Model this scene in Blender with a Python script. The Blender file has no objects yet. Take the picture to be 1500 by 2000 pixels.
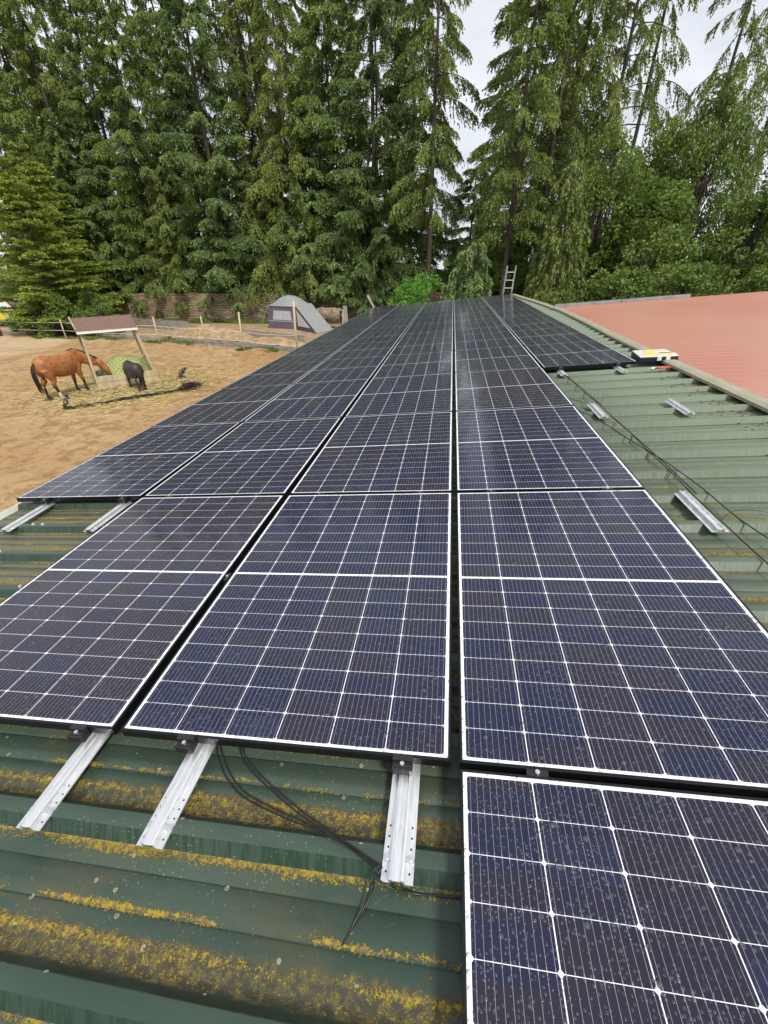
import bpy, bmesh, math, random
import numpy as np
from mathutils import Vector, Matrix
random.seed(7); RNG = np.random.default_rng(11)
R = math.radians
S = bpy.context.scene
COL = S.collection

# ------------------------------------------------------------------ camera
cam_d = bpy.data.cameras.new('camera'); cam = bpy.data.objects.new('camera', cam_d); COL.objects.link(cam)
cam_d.sensor_fit = 'HORIZONTAL'; cam_d.sensor_width = 36.0; cam_d.lens = 804.354 / 1500 * 36
cam_d.clip_start = 0.02; cam_d.clip_end = 2000
RIGHT = Vector((0.98963, 0.14321, -0.00883)); DOWN = Vector((0.06609, -0.50963, -0.85785)); FWD = Vector((-0.12735, 0.84839, -0.51382))
cm = Matrix.Identity(3)
cm.col[0] = RIGHT; cm.col[1] = -DOWN; cm.col[2] = -FWD
q = cm.to_quaternion().normalized()
cam.rotation_mode = 'QUATERNION'; cam.rotation_quaternion = q; cam.location = (-0.1166, -0.6965, 1.2756)
S.camera = cam
# ------------------------------------------------------------------ world: bright broken overcast
SUN_EL, SUN_AZ = R(52), R(140)      # azimuth from +Y towards +X
w = bpy.data.worlds.new('World'); S.world = w; w.use_nodes = True
nt = w.node_tree; nt.nodes.clear()
out = nt.nodes.new('ShaderNodeOutputWorld'); bg = nt.nodes.new('ShaderNodeBackground')
sky = nt.nodes.new('ShaderNodeTexSky'); sky.sky_type = 'NISHITA'; sky.sun_disc = False
sky.sun_elevation = SUN_EL; sky.sun_rotation = SUN_AZ; sky.air_density = 1.0; sky.dust_density = 2.5
tc = nt.nodes.new('ShaderNodeTexCoord'); mp = nt.nodes.new('ShaderNodeMapping'); mp.inputs['Scale'].default_value = (1, 1, 2.6)
no = nt.nodes.new('ShaderNodeTexNoise'); no.inputs['Scale'].default_value = 2.6; no.inputs['Detail'].default_value = 5; no.inputs['Roughness'].default_value = .55
cr = nt.nodes.new('ShaderNodeValToRGB'); cr.color_ramp.elements[0].position = .3; cr.color_ramp.elements[1].position = .75
cr.color_ramp.elements[0].color = (5.2, 5.5, 6.1, 1); cr.color_ramp.elements[1].color = (9.2, 9.3, 9.5, 1)
mx = nt.nodes.new('ShaderNodeMix'); mx.data_type = 'RGBA'; mx.inputs[0].default_value = .85
nt.links.new(tc.outputs['Generated'], mp.inputs[0]); nt.links.new(mp.outputs[0], no.inputs[0]); nt.links.new(no.outputs[0], cr.inputs[0])
nt.links.new(sky.outputs[0], mx.inputs[6]); nt.links.new(cr.outputs[0], mx.inputs[7])
nt.links.new(mx.outputs[2], bg.inputs[0]); nt.links.new(bg.outputs[0], out.inputs[0]); bg.inputs[1].default_value = .105
sd = bpy.data.lights.new('sun', 'SUN'); sd.energy = 2.8; sd.angle = R(10); sd.color = (1, .95, .86)
sun = bpy.data.objects.new('sun', sd); COL.objects.link(sun)
sdir = Vector((math.cos(SUN_EL) * math.sin(SUN_AZ), math.cos(SUN_EL) * math.cos(SUN_AZ), math.sin(SUN_EL)))
sun.rotation_euler = sdir.to_track_quat('Z', 'Y').to_euler(); sun.location = sdir * 60
S.view_settings.view_transform = 'Standard'; S.view_settings.look = 'None'; S.view_settings.exposure = 0.35; S.view_settings.gamma = 1
S.render.engine = 'CYCLES'
S.cycles.max_bounces = 5; S.cycles.diffuse_bounces = 3; S.cycles.transmission_bounces = 3; S.cycles.glossy_bounces = 3

# ------------------------------------------------------------------ helpers
ANG = R(5.0)
MR = Matrix(((math.cos(ANG), 0, -math.sin(ANG), 0), (0, 1, 0, 0), (math.sin(ANG), 0, math.cos(ANG), 0), (0, 0, 0, 1)))   # roof plane (u, v, n) -> world
GZ = -3.5
GAP = .02; PW, PL = 1.134, 1.722

def tag(o, label=None, cat=None, group=None, kind=None):
    if label: o['label'] = label
    if cat: o['category'] = cat
    if group: o['group'] = group
    if kind: o['kind'] = kind
    return o
def link(o, parent=None):
    COL.objects.link(o)
    if parent is not None: o.parent = parent
    return o
def empty(name, loc=(0, 0, 0), rz=0, mat=None):
    o = bpy.data.objects.new(name, None); o.empty_display_size = .2; COL.objects.link(o)
    if mat is not None: o.matrix_world = mat
    else: o.location = loc; o.rotation_euler = (0, 0, rz)
    return o
def bmobj(name, bm, mat, parent=None, smooth=False, bevel=0):
    me = bpy.data.meshes.new(name); bmesh.ops.recalc_face_normals(bm, faces=bm.faces); bm.to_mesh(me); bm.free()
    for m in (mat if isinstance(mat, (list, tuple)) else [mat]): me.materials.append(m)
    if smooth:
        for p in me.polygons: p.use_smooth = True
    o = bpy.data.objects.new(name, me); link(o, parent)
    if bevel:
        b = o.modifiers.new('bevel', 'BEVEL'); b.width = bevel; b.segments = 2; b.limit_method = 'ANGLE'; b.angle_limit = R(40)
    return o
def box(bm, x0, x1, y0, y1, z0, z1, M=None, mi=0):
    vs = [Vector((x, y, z)) for z in (z0, z1) for y in (y0, y1) for x in (x0, x1)]
    if M is not None: vs = [M @ v for v in vs]
    v = [bm.verts.new(p) for p in vs]
    for f in ((0, 1, 3, 2), (4, 6, 7, 5), (0, 4, 5, 1), (2, 3, 7, 6), (0, 2, 6, 4), (1, 5, 7, 3)):
        bm.faces.new([v[i] for i in f]).material_index = mi
def beam(bm, a, b, w, h, up=(0, 0, 1), mi=0):
    a, b = Vector(a), Vector(b); d = b - a; L = d.length; z = d.normalized(); x = Vector(up).cross(z)
    if x.length < 1e-3: x = Vector((1, 0, 0)).cross(z)
    x.normalize(); y = z.cross(x)
    M = Matrix.Translation(a) @ Matrix((x, y, z)).transposed().to_4x4()
    box(bm, -w / 2, w / 2, -h / 2, h / 2, 0, L, M, mi)
def tube(bm, pts, rad, n=8, cap=True, mi=0):
    pts = [Vector(p) for p in pts]
    if not isinstance(rad, (list, tuple)): rad = [rad] * len(pts)
    rings = []; up = Vector((0, 0, 1)); prevx = None
    for i, p in enumerate(pts):
        t = (pts[min(i + 1, len(pts) - 1)] - pts[max(i - 1, 0)]).normalized()
        x = prevx - t * prevx.dot(t) if prevx is not None else up.cross(t)
        if x.length < 1e-3: x = Vector((1, 0, 0)).cross(t)
        x.normalize(); prevx = x; y = t.cross(x)
        rings.append([bm.verts.new(p + (x * math.cos(2 * math.pi * k / n) + y * math.sin(2 * math.pi * k / n)) * rad[i]) for k in range(n)])
    for a, b in zip(rings, rings[1:]):
        for k in range(n):
            f = bm.faces.new((a[k], a[(k + 1) % n], b[(k + 1) % n], b[k])); f.smooth = True; f.material_index = mi
    if cap:
        bm.faces.new(rings[0][::-1]).material_index = mi; bm.faces.new(rings[-1]).material_index = mi
def spline(pts, n=8):
    P = [Vector(p) for p in pts]; P = [P[0] * 2 - P[1]] + P + [P[-1] * 2 - P[-2]]; o = []
    for i in range(1, len(P) - 2):
        for k in range(n):
            t = k / n; a, b, c, d = P[i - 1], P[i], P[i + 1], P[i + 2]
            o.append(.5 * ((2 * b) + (-a + c) * t + (2 * a - 5 * b + 4 * c - d) * t * t + (-a + 3 * b - 3 * c + d) * t ** 3))
    o.append(P[-2]); return o
def copy_tree(o, parent=None):
    c = o.copy(); COL.objects.link(c)
    if parent is not None: c.parent = parent
    for ch in [x for x in o.children]: copy_tree(ch, c)
    return c
def npmesh(name, V, F, mat, parent=None, tint=None, smooth=False):
    """V (n,3); F (m,4) quads; tint (m,) per-face random value"""
    me = bpy.data.meshes.new(name)
    V = np.ascontiguousarray(V, dtype=np.float32); F = np.ascontiguousarray(F, dtype=np.int32)
    me.vertices.add(len(V)); me.vertices.foreach_set('co', V.ravel())
    me.loops.add(F.size); me.loops.foreach_set('vertex_index', F.ravel())
    me.polygons.add(len(F)); me.polygons.foreach_set('loop_start', np.arange(0, F.size, F.shape[1], dtype=np.int32))
    me.update(calc_edges=True)
    if tint is not None:
        a = me.attributes.new('tint', 'FLOAT', 'FACE'); a.data.foreach_set('value', np.asarray(tint, dtype=np.float32))
    if smooth: me.polygons.foreach_set('use_smooth', np.ones(len(F), dtype=bool))
    me.materials.append(mat)
    o = bpy.data.objects.new(name, me); link(o, parent); return o

# ------------------------------------------------------------------ material helpers
class N:
    """tiny node-math wrapper"""
    def __init__(s, t, sock): s.t = t; s.s = sock
    def _op(s, op, b=None, c=None):
        n = s.t.nodes.new('ShaderNodeMath'); n.operation = op
        s.t.links.new(s.s, n.inputs[0])
        for i, v in ((1, b), (2, c)):
            if v is None: continue
            if isinstance(v, N): s.t.links.new(v.s, n.inputs[i])
            else: n.inputs[i].default_value = v
        return N(s.t, n.outputs[0])
    def __add__(s, b): return s._op('ADD', b)
    def __sub__(s, b): return s._op('SUBTRACT', b)
    def __mul__(s, b): return s._op('MULTIPLY', b)
    def __truediv__(s, b): return s._op('DIVIDE', b)
    def mod(s, b): return s._op('FLOORED_MODULO', b)
    def floor(s): return s._op('FLOOR')
    def abs(s): return s._op('ABSOLUTE')
    def gt(s, b): return s._op('GREATER_THAN', b)
    def lt(s, b): return s._op('LESS_THAN', b)
    def min(s, b): return s._op('MINIMUM', b)
    def max(s, b): return s._op('MAXIMUM', b)
    def pow(s, b): return s._op('POWER', b)
    def inv(s): return (s * -1.0) + 1.0
    def step(s, a, b):   # smoothstep a..b
        n = s.t.nodes.new('ShaderNodeMapRange'); n.interpolation_type = 'SMOOTHSTEP'
        s.t.links.new(s.s, n.inputs[0]); n.inputs[1].default_value = a; n.inputs[2].default_value = b
        return N(s.t, n.outputs[0])
def newmat(name):
    m = bpy.data.materials.new(name); m.use_nodes = True; t = m.node_tree
    return m, t, t.nodes['Principled BSDF']
def mixc(t, fac, a, b):
    n = t.nodes.new('ShaderNodeMix'); n.data_type = 'RGBA'
    if isinstance(fac, N): t.links.new(fac.s, n.inputs[0])
    else: n.inputs[0].default_value = fac
    for i, v in ((6, a), (7, b)):
        if isinstance(v, (tuple, list)): n.inputs[i].default_value = (*v[:3], 1)
        else: t.links.new(v, n.inputs[i])
    return n.outputs[2]
def coords(t, kind='Object', scale=None):
    tc = t.nodes.new('ShaderNodeTexCoord'); o = tc.outputs[kind]
    if scale:
        m = t.nodes.new('ShaderNodeMapping'); m.inputs['Scale'].default_value = scale; t.links.new(o, m.inputs[0]); o = m.outputs[0]
    return o
def noise(t, vec, scale, detail=3, rough=.5, dist=0):
    n = t.nodes.new('ShaderNodeTexNoise'); n.inputs['Scale'].default_value = scale; n.inputs['Detail'].default_value = detail
    n.inputs['Roughness'].default_value = rough; n.inputs['Distortion'].default_value = dist
    t.links.new(vec, n.inputs['Vector']); return N(t, n.outputs['Fac'])
def voro(t, vec, scale, feature='F1', rand=1):
    n = t.nodes.new('ShaderNodeTexVoronoi'); n.feature = feature; n.inputs['Scale'].default_value = scale; n.inputs['Randomness'].default_value = rand
    t.links.new(vec, n.inputs['Vector']); return n
def bump(t, b, h, strength=.3, dist=.01):
    n = t.nodes.new('ShaderNodeBump'); n.inputs['Strength'].default_value = strength; n.inputs['Distance'].default_value = dist
    t.links.new(h.s if isinstance(h, N) else h, n.inputs['Height']); t.links.new(n.outputs[0], b.inputs['Normal']); return n
def sep(t, vec):
    n = t.nodes.new('ShaderNodeSeparateXYZ'); t.links.new(vec, n.inputs[0]); return [N(t, n.outputs[i]) for i in range(3)]
def simple(name, c, rough=.6, metal=0, var=.25, vscale=6, bmp=.15, bdist=.01, c2=None, spec=.5, sc=(1, 1, 1), detail=4):
    m, t, b = newmat(name); v = coords(t, 'Object', sc); n = noise(t, v, vscale, detail, .6)
    c2 = c2 or tuple(x * (1 - var) for x in c)
    n2 = n.step(.3, .7)
    t.links.new(mixc(t, n2, c, c2), b.inputs['Base Color']); b.inputs['Roughness'].default_value = rough; b.inputs['Metallic'].default_value = metal
    b.inputs['Specular IOR Level'].default_value = spec
    if bmp: bump(t, b, n, bmp, bdist)
    return m

# ------------------------------------------------------------------ materials
def mat_panel():
    m, t, b = newmat('solar_glass'); P = coords(t, 'Object'); x, y, z = sep(t, P)
    px = x - .0195; cx = px.mod(.1826); col = (px / .1826).floor()
    ym = y.min((y * -1.0) + PL); py = ym - .0185; cy = py.mod(.0931); row = (y / .0931).floor()
    side = px.lt(0).max(px.gt(1.0945)).max(py.lt(0)).max(py.gt(.8360))
    gapx = cx.gt(.1800); gapy = cy.gt(.0917)
    ax = cx.min((cx * -1.0) + .1800); ay = cy.min((cy * -1.0) + .0919)
    cham = (ax + ay).lt(.0055)
    white = side.max(gapx).max(gapy).max(cham)
    bx = (cx.mod(.01812) - .00906).abs()
    pad = ay.lt(.006) * bx.lt(.0009)
    bus = bx.lt(.00045).max(pad)
    oi = t.nodes.new('ShaderNodeObjectInfo'); rnd = N(t, oi.outputs['Random'])
    wn = t.nodes.new('ShaderNodeTexWhiteNoise'); wn.noise_dimensions = '3D'
    cmb = t.nodes.new('ShaderNodeCombineXYZ'); t.links.new(col.s, cmb.inputs[0]); t.links.new(row.s, cmb.inputs[1]); t.links.new((rnd * 37.0).s, cmb.inputs[2]); t.links.new(cmb.outputs[0], wn.inputs['Vector'])
    cellr = N(t, wn.outputs['Value'])
    blend = ((cellr * .55) + (rnd * .45)).step(.2, .75)
    ccol = mixc(t, blend, (.012, .016, .046), (.022, .0185, .031))
    ccol = mixc(t, cellr.step(.82, 1) * .5, ccol, (.014, .026, .075))
    c = mixc(t, bus * .62, ccol, (.42, .43, .46))
    c = mixc(t, white, c, (.84, .85, .88))
    # rain: beads on the glass
    ov = t.nodes.new('ShaderNodeVectorMath'); ov.operation = 'ADD'; t.links.new(P, ov.inputs[0])
    sc3 = t.nodes.new('ShaderNodeCombineXYZ')
    for i in range(2): t.links.new((rnd * (13.0 + 7 * i)).s, sc3.inputs[i])
    t.links.new(sc3.outputs[0], ov.inputs[1]); V = ov.outputs[0]
    H = None; M_ = None
    patch = noise(t, V, 2.6, 3, .6).step(.32, .62)
    for s, r0, keep in ((125, .40, .45), (60, .30, .72), (26, .24, .86)):
        vo = voro(t, V, s); d = N(t, vo.outputs['Distance']); cs = t.nodes.new('ShaderNodeSeparateColor'); t.links.new(vo.outputs['Color'], cs.inputs[0])
        rr = N(t, cs.outputs[0]); on = rr.gt(keep)
        if s == 125: on = on * patch.max(.35)
        h = ((d / r0).pow(2.0).inv()).max(0.0).pow(.5) * on * (1.0 / s * .28)
        mk = d.lt(r0) * on
        H = h if H is None else H.max(h); M_ = mk if M_ is None else M_.max(mk)
    c = mixc(t, M_ * .3, c, (.16, .17, .21))
    t.links.new(c, b.inputs['Base Color'])
    sag = noise(t, coords(t, 'Object', (1, 3.5, 1)), 2.2, 2, .5) * .0016
    b.inputs['Roughness'].default_value = .10; b.inputs['IOR'].default_value = 1.37
    film = noise(t, V, 9, 4, .6).step(.35, .75) * .10 + .06
    t.links.new(film.s, b.inputs['Roughness'])
    bump(t, b, H + sag, .85, 1.0)
    return m
M_GLASS = mat_panel()
M_FRAME = simple('black_anodised', (.018, .019, .022), .32, .6, .4, 40, .1, .002)
M_ALU = simple('mill_aluminium', (.86, .87, .88), .34, .75, .22, 14, .08, .003, sc=(6, 1, 6))
M_ZINC = simple('zinc_rail', (.80, .82, .84), .48, .55, .3, 30, .1, .002)
M_BLACKP = simple('black_plastic', (.016, .016, .018), .38, 0, .3, 50, .1, .001)
M_STEEL = simple('stainless_bolt', (.8, .8, .82), .25, .9, .1, 20, 0)
M_CABLE = simple('cable_black', (.012, .012, .014), .35, 0, .3, 60, .1, .001)

def mat_roof():
    m, t, b = newmat('green_sheet'); P = coords(t, 'Object'); x, y, z = sep(t, P)
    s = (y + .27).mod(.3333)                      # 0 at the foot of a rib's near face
    n1 = noise(t, coords(t, 'Object', (1, 1.6, 1)), 9, 5, .65); n2 = noise(t, P, 46, 4, .7); n3 = noise(t, coords(t, 'Object', (.5, 2.2, 1)), 1.6, 4, .6)
    fine = noise(t, P, 170, 3, .7)
    bleach = x.step(.4, 2.2) * .7 + y.step(1.0, 6.0) * .25
    base = mixc(t, n3.step(.35, .7), (.033, .058, .043), (.060, .086, .064))
    base = mixc(t, bleach * (n1 * .4 + .75), base, (.19, .235, .165))
    face = s.lt(.0255)                              # damp algae streaks, plus shade painted onto each rib's near face
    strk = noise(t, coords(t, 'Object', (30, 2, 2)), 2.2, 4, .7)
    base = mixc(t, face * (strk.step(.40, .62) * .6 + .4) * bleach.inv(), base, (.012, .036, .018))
    back = s.gt(.064) * s.lt(.105); base = mixc(t, back * bleach.inv() * (n1.step(.3, .6) * .5 + .35), base, (.022, .024, .014))  # shadow strip behind each rib, painted as a dark band
    # brown mud band in the pan in front of each rib's far side
    sw = s + (n1 - .5) * .03
    mud = sw.step(.082, .094) * sw.step(.166, .146) * (n3.step(.22, .55) * .8 + .2)
    mudc = mixc(t, n2.step(.42, .62), (.060, .048, .030), (.15, .125, .048))
    base = mixc(t, mud * bleach.inv() * .85, base, mudc)
    eav = x.step(-1.7, -2.4) * s.lt(.30) * s.gt(.10)
    base = mixc(t, eav * (n1.step(.3, .7) * .4 + .35), base, (.16, .135, .075))
    film = noise(t, coords(t, 'Object', (.8, 2.0, 1)), 3.2, 5, .7).step(.50, .68) * s.gt(.10) * bleach.inv(); base = mixc(t, film * .5, base, (.085, .080, .042))
    groove = (s - .1925).abs().lt(.002).max((s - .2742).abs().lt(.002))
    base = mixc(t, groove * .8, base, (.012, .025, .018))
    def line(pos, w): return ((s - pos).abs() / w).inv().max(0.0)
    foot = ((s - .3333) * -1.0 / .036).inv().max(0.0) * s.gt(.2973)
    ln = foot.max(line(.201, .014) * 1.5).max(line(.139, .014) * .75)
    big = noise(t, coords(t, 'Object', (1, 4, 1)), 2.6, 5, .7)
    patchy = ((big - .40) * 4.0).max(.05).min(1.4)
    dens = ln * patchy + foot * (n3 * 1.1) + mud * .45 + (big * .45) * s.gt(.09)
    spk = voro(t, P, 210); dk = (N(t, spk.outputs['Distance']) * -.5) + .25
    lich = (n2 * .42 + fine * .58 + dk * .42 + dens * .27).step(.668, .742)
    fade = (bleach * .9).inv()
    lcol = mixc(t, noise(t, P, 75, 3, .7).step(.38, .6), (.31, .22, .018), (.13, .10, .04))
    base = mixc(t, lich * fade, base, lcol)
    # little round lichen discs
    v2 = voro(t, P, 26); d2 = N(t, v2.outputs['Distance']); cs = t.nodes.new('ShaderNodeSeparateColor'); t.links.new(v2.outputs['Color'], cs.inputs[0])
    r2 = N(t, cs.outputs[0]); disc = d2.lt(.17) * r2.gt(.70) * n1.gt(.50) * s.gt(.06)
    base = mixc(t, disc * (d2.gt(.09) * .35 + .3), base, (.40, .36, .22))
    v3 = voro(t, P, 120); d3 = N(t, v3.outputs['Distance']); c3 = t.nodes.new('ShaderNodeSeparateColor'); t.links.new(v3.outputs['Color'], c3.inputs[0])
    sp = d3.lt(.3) * N(t, c3.outputs[1]).gt(.80) * n3.step(.42, .6) * n1.gt(.46)
    base = mixc(t, sp * .35, base, (.34, .34, .24))
    # rusty/brown silt line at the near foot further up the roof
    silt = (foot * 1.5).max(line(.105, .026)).max(line(.285, .012) * .6).min(1.0) * bleach
    base = mixc(t, silt * (n1.step(.3, .6) * .55 + .5), base, (.05, .040, .020))
    base = mixc(t, groove * bleach * .6, base, (.07, .075, .045))
    t.links.new(base, b.inputs['Base Color'])
    rg = (lich * .35 + n1 * .2 + .24 + bleach * .35); b.inputs['Specular IOR Level'].default_value = .35; t.links.new(rg.s, b.inputs['Roughness'])
    bump(t, b, lich * .0015 + n2 * .0006 + fine * .0003 + mud * n2 * .001, .8, 1.0)
    return m
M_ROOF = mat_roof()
def mat_red():
    m, t, b = newmat('red_sheet'); P = coords(t, 'Object'); x, y, z = sep(t, P)
    n = noise(t, P, .35, 4, .6); n2 = noise(t, coords(t, 'Object', (.4, 5, 1)), 5, 4, .65)
    c = mixc(t, n.step(.3, .7), (.43, .162, .108), (.45, .212, .142))
    c = mixc(t, n2.step(.5, .8) * .35, c, (.38, .15, .105))
    t.links.new(c, b.inputs['Base Color']); b.inputs['Roughness'].default_value = .36
    bump(t, b, n2, .1, .004); return m
M_RED = mat_red()
M_TRIM = simple('weathered_trim', (.36, .33, .24), .55, 0, .35, 12, .2, .004, c2=(.27, .26, .18), sc=(1, .4, 1))
M_GREYMET = simple('grey_flashing', (.34, .36, .38), .45, .3, .3, 3, .1, .01)
M_WALLP = simple('rendered_wall', (.42, .40, .36), .85, 0, .25, 2, .2, .01)
M_WOOD = simple('weathered_wood', (.42, .34, .22), .8, 0, .35, 5, .4, .01, sc=(1, 1, .25))
M_WOODL = simple('pale_timber', (.55, .45, .29), .75, 0, .3, 5, .3, .01, sc=(1, 1, .25))
M_WOODG = simple('grey_board', (.36, .33, .29), .85, 0, .45, 3, .4, .02, sc=(.6, .6, 3))
M_ROOFF = simple('brown_felt', (.19, .11, .085), .7, 0, .25, 7, .3, .01)
M_HAY = simple('hay', (.55, .50, .20), .9, 0, .4, 22, .8, .04, c2=(.33, .38, .13))
M_NETG = simple('green_net', (.10, .26, .13), .7, 0, .2, 10, 0)
M_NETB = simple('black_net', (.02, .02, .02), .7, 0, .2, 10, 0)
M_ROPE = simple('white_rope', (.72, .70, .64), .7, 0, .1, 10, 0)
M_GREENP = simple('green_plastic', (.04, .28, .11), .5, 0, .3, 4, .1, .01)
M_YEL = simple('yellow_paint', (.78, .62, .04), .35, 0, .1, 4, 0)
M_WHITE = simple('white_paint', (.75, .76, .76), .35, 0, .1, 4, 0)
M_DARKG = simple('dark_glass', (.02, .025, .03), .08, 0, .1, 4, 0)
M_TYRE = simple('tyre_rubber', (.02, .02, .02), .8, 0, .1, 4, 0)
M_REDH = simple('red_handle', (.55, .07, .03), .4, 0, .1, 4, 0)
M_TENTG = simple('tent_grey', (.27, .28, .29), .7, 0, .12, 2, .3, .03)
M_TENTP = simple('tent_mauve', (.13, .105, .145), .75, 0, .2, 2, .4, .03)
M_TENTW = simple('tent_window', (.46, .47, .50), .35, 0, .2, 5, .2, .02)
M_BLANK = simple('brown_blanket', (.34, .25, .17), .9, 0, .4, 5, .8, .05, c2=(.14, .085, .055))
M_TERRA = simple('terracotta', (.42, .14, .07), .8, 0, .3, 9, .5, .03)
M_CLEAR = simple('clear_lid', (.74, .74, .70), .25, 0, .1, 30, .2, .004)
M_YBOX = simple('yellow_insert', (.85, .66, .20), .5, 0, .25, 60, .2, .004)
M_MOSS = simple('moss', (.23, .22, .03), .95, 0, .5, 60, .8, .01, c2=(.30, .17, .03))
M_LITTER = simple('leaf_litter', (.16, .09, .045), .95, 0, .5, 60, .8, .01)

def mat_leaf(name, a, b_, tr=.34):
    m, t, b = newmat(name); at = t.nodes.new('ShaderNodeAttribute'); at.attribute_name = 'tint'
    oi = t.nodes.new('ShaderNodeObjectInfo'); rnd = N(t, oi.outputs['Random'])
    f = N(t, at.outputs['Fac']) * .8 + rnd * .3 - .05
    n = noise(t, coords(t, 'Object'), .55, 3, .6)
    c = mixc(t, (f * .65 + n.step(.35, .65) * .4).min(1.0), a, b_); t.links.new(c, b.inputs['Base Color']); b.inputs['Roughness'].default_value = .55
    b.inputs['Specular IOR Level'].default_value = .3
    tl = t.nodes.new('ShaderNodeBsdfTranslucent'); t.links.new(c, tl.inputs[0])
    ms = t.nodes.new('ShaderNodeMixShader'); ms.inputs[0].default_value = tr
    t.links.new(b.outputs[0], ms.inputs[1]); t.links.new(tl.outputs[0], ms.inputs[2]); t.links.new(ms.outputs[0], t.nodes['Material Output'].inputs[0])
    return m
M_SPR = mat_leaf('spruce_needles', (.085, .14, .034), (.32, .41, .105))
M_SPRB = mat_leaf('bluish_needles', (.085, .15, .050), (.30, .41, .14))
M_SPRY = mat_leaf('yellowish_needles', (.09, .145, .032), (.32, .38, .10))
M_LIME = mat_leaf('light_conifer_needles', (.13, .20, .028), (.35, .42, .075))
M_BROAD = mat_leaf('broad_leaves', (.06, .115, .022), (.225, .31, .065), .3)
M_BRIGHT = mat_leaf('bright_leaves', (.08, .22, .03), (.20, .42, .06), .3)
M_GRASS = mat_leaf('grass_blades', (.07, .13, .025), (.22, .26, .08), .3)
M_BARK = simple('bark', (.095, .078, .058), .9, 0, .5, 7, .8, .05, c2=(.045, .038, .030), sc=(1, 1, .3))
M_DEAD = simple('dead_twigs', (.30, .15, .07), .9, 0, .4, 7, 0)

def mat_ground():
    m, t, b = newmat('forest_floor'); P = coords(t, 'Object'); n = noise(t, P, .25, 5, .65); n2 = noise(t, P, 3, 5, .7)
    c = mixc(t, n.step(.4, .6), (.055, .042, .026), (.05, .075, .022)); c = mixc(t, n2.step(.4, .7), c, (.085, .065, .035))
    t.links.new(c, b.inputs['Base Color']); b.inputs['Roughness'].default_value = .95; bump(t, b, n2, .8, .15); return m
def mat_sand():
    m, t, b = newmat('paddock_sand'); P = coords(t, 'Object'); x, y, z = sep(t, P)
    n = noise(t, P, .22, 5, .6, .6); n2 = noise(t, coords(t, 'Object', (1, 1, 1)), 2.2, 6, .72, .5); n3 = noise(t, P, 18, 4, .7)
    c = mixc(t, n.step(.35, .65), (.35, .21, .087), (.42, .285, .14))
    c = mixc(t, n2.step(.45, .62) * .8, c, (.21, .115, .042))
    c = mixc(t, n3.step(.5, .72) * .35, c, (.20, .115, .045))
    vo = voro(t, P, 5.5); d = N(t, vo.outputs['Distance'])
    hoof = (d / .34).inv().max(0.0) * noise(t, P, .6, 2).gt(.47)
    c = mixc(t, hoof * .7, c, (.22, .125, .05))
    c = mixc(t, (x * -.03 + n * .9).step(1.15, 1.5) * .6, c, (.52, .40, .26))
    # trampled hay around the feeder
    dx = x + 14.6; dy = y - 16.9; r = (dx * dx + dy * dy).pow(.5)
    hay = (r + (n2 - .5) * 3.2).step(4.6, 1.6)
    c = mixc(t, hay * (n3.step(.3, .6) * .5 + .3), c, (.36, .285, .095))
    t.links.new(c, b.inputs['Base Color']); b.inputs['Roughness'].default_value = .9
    bump(t, b, n2 * .05 + n3 * .012 - hoof * .03, .9, 1.0); return m
def mat_stone():
    m, t, b = newmat('rubble_stone'); P = coords(t, 'Object')
    n = noise(t, P, 1.4, 4, .6)
    br = t.nodes.new('ShaderNodeTexBrick'); br.inputs['Scale'].default_value = 1; br.inputs['Brick Width'].default_value = .55; br.inputs['Row Height'].default_value = .15; br.inputs['Mortar Size'].default_value = .022; br.inputs['Mortar Smooth'].default_value = .3
    x, y, z = sep(t, P); cb = t.nodes.new('ShaderNodeCombineXYZ'); t.links.new((x + n * .35).s, cb.inputs[0]); t.links.new((z + (noise(t, P, 2.2, 3) * .16)).s, cb.inputs[1])
    t.links.new(cb.outputs[0], br.inputs['Vector']); br.inputs['Color1'].default_value = (.44, .34, .22, 1); br.inputs['Color2'].default_value = (.21, .155, .105, 1); br.inputs['Mortar'].default_value = (.03, .024, .018, 1)
    f = noise(t, P, 9, 4, .7)
    c = mixc(t, f.step(.4, .7) * .5, br.outputs['Color'], (.27, .20, .12)); c = mixc(t, n.step(.5, .75) * .35, c, (.10, .10, .045))
    t.links.new(c, b.inputs['Base Color']); b.inputs['Roughness'].default_value = .92
    bump(t, b, N(t, br.outputs['Fac']) * -.04 + f * .03, .9, 1.0); return m
M_GROUND, M_SAND, M_STONE = mat_ground(), mat_sand(), mat_stone()
M_ROAD = simple('asphalt', (.17, .17, .18), .85, 0, .2, 9, .2, .01)
M_EARTH = simple('dry_earth', (.40, .29, .16), .95, 0, .45, 3, .8, .12, c2=(.24, .16, .085))

# ------------------------------------------------------------------ ground, paddock, road, banks
bm = bmesh.new(); n = 60
def hz(x, y):
    return .0
gv = [[bm.verts.new((-400 + 800 * i / n, -300 + 900 * j / n, GZ)) for i in range(n + 1)] for j in range(n + 1)]
for j in range(n):
    for i in range(n): bm.faces.new((gv[j][i], gv[j][i + 1], gv[j + 1][i + 1], gv[j + 1][i]))
tag(bmobj('ground', bm, M_GROUND), 'dark earthy ground with patches of grass under the trees', 'ground', kind='structure')

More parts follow.
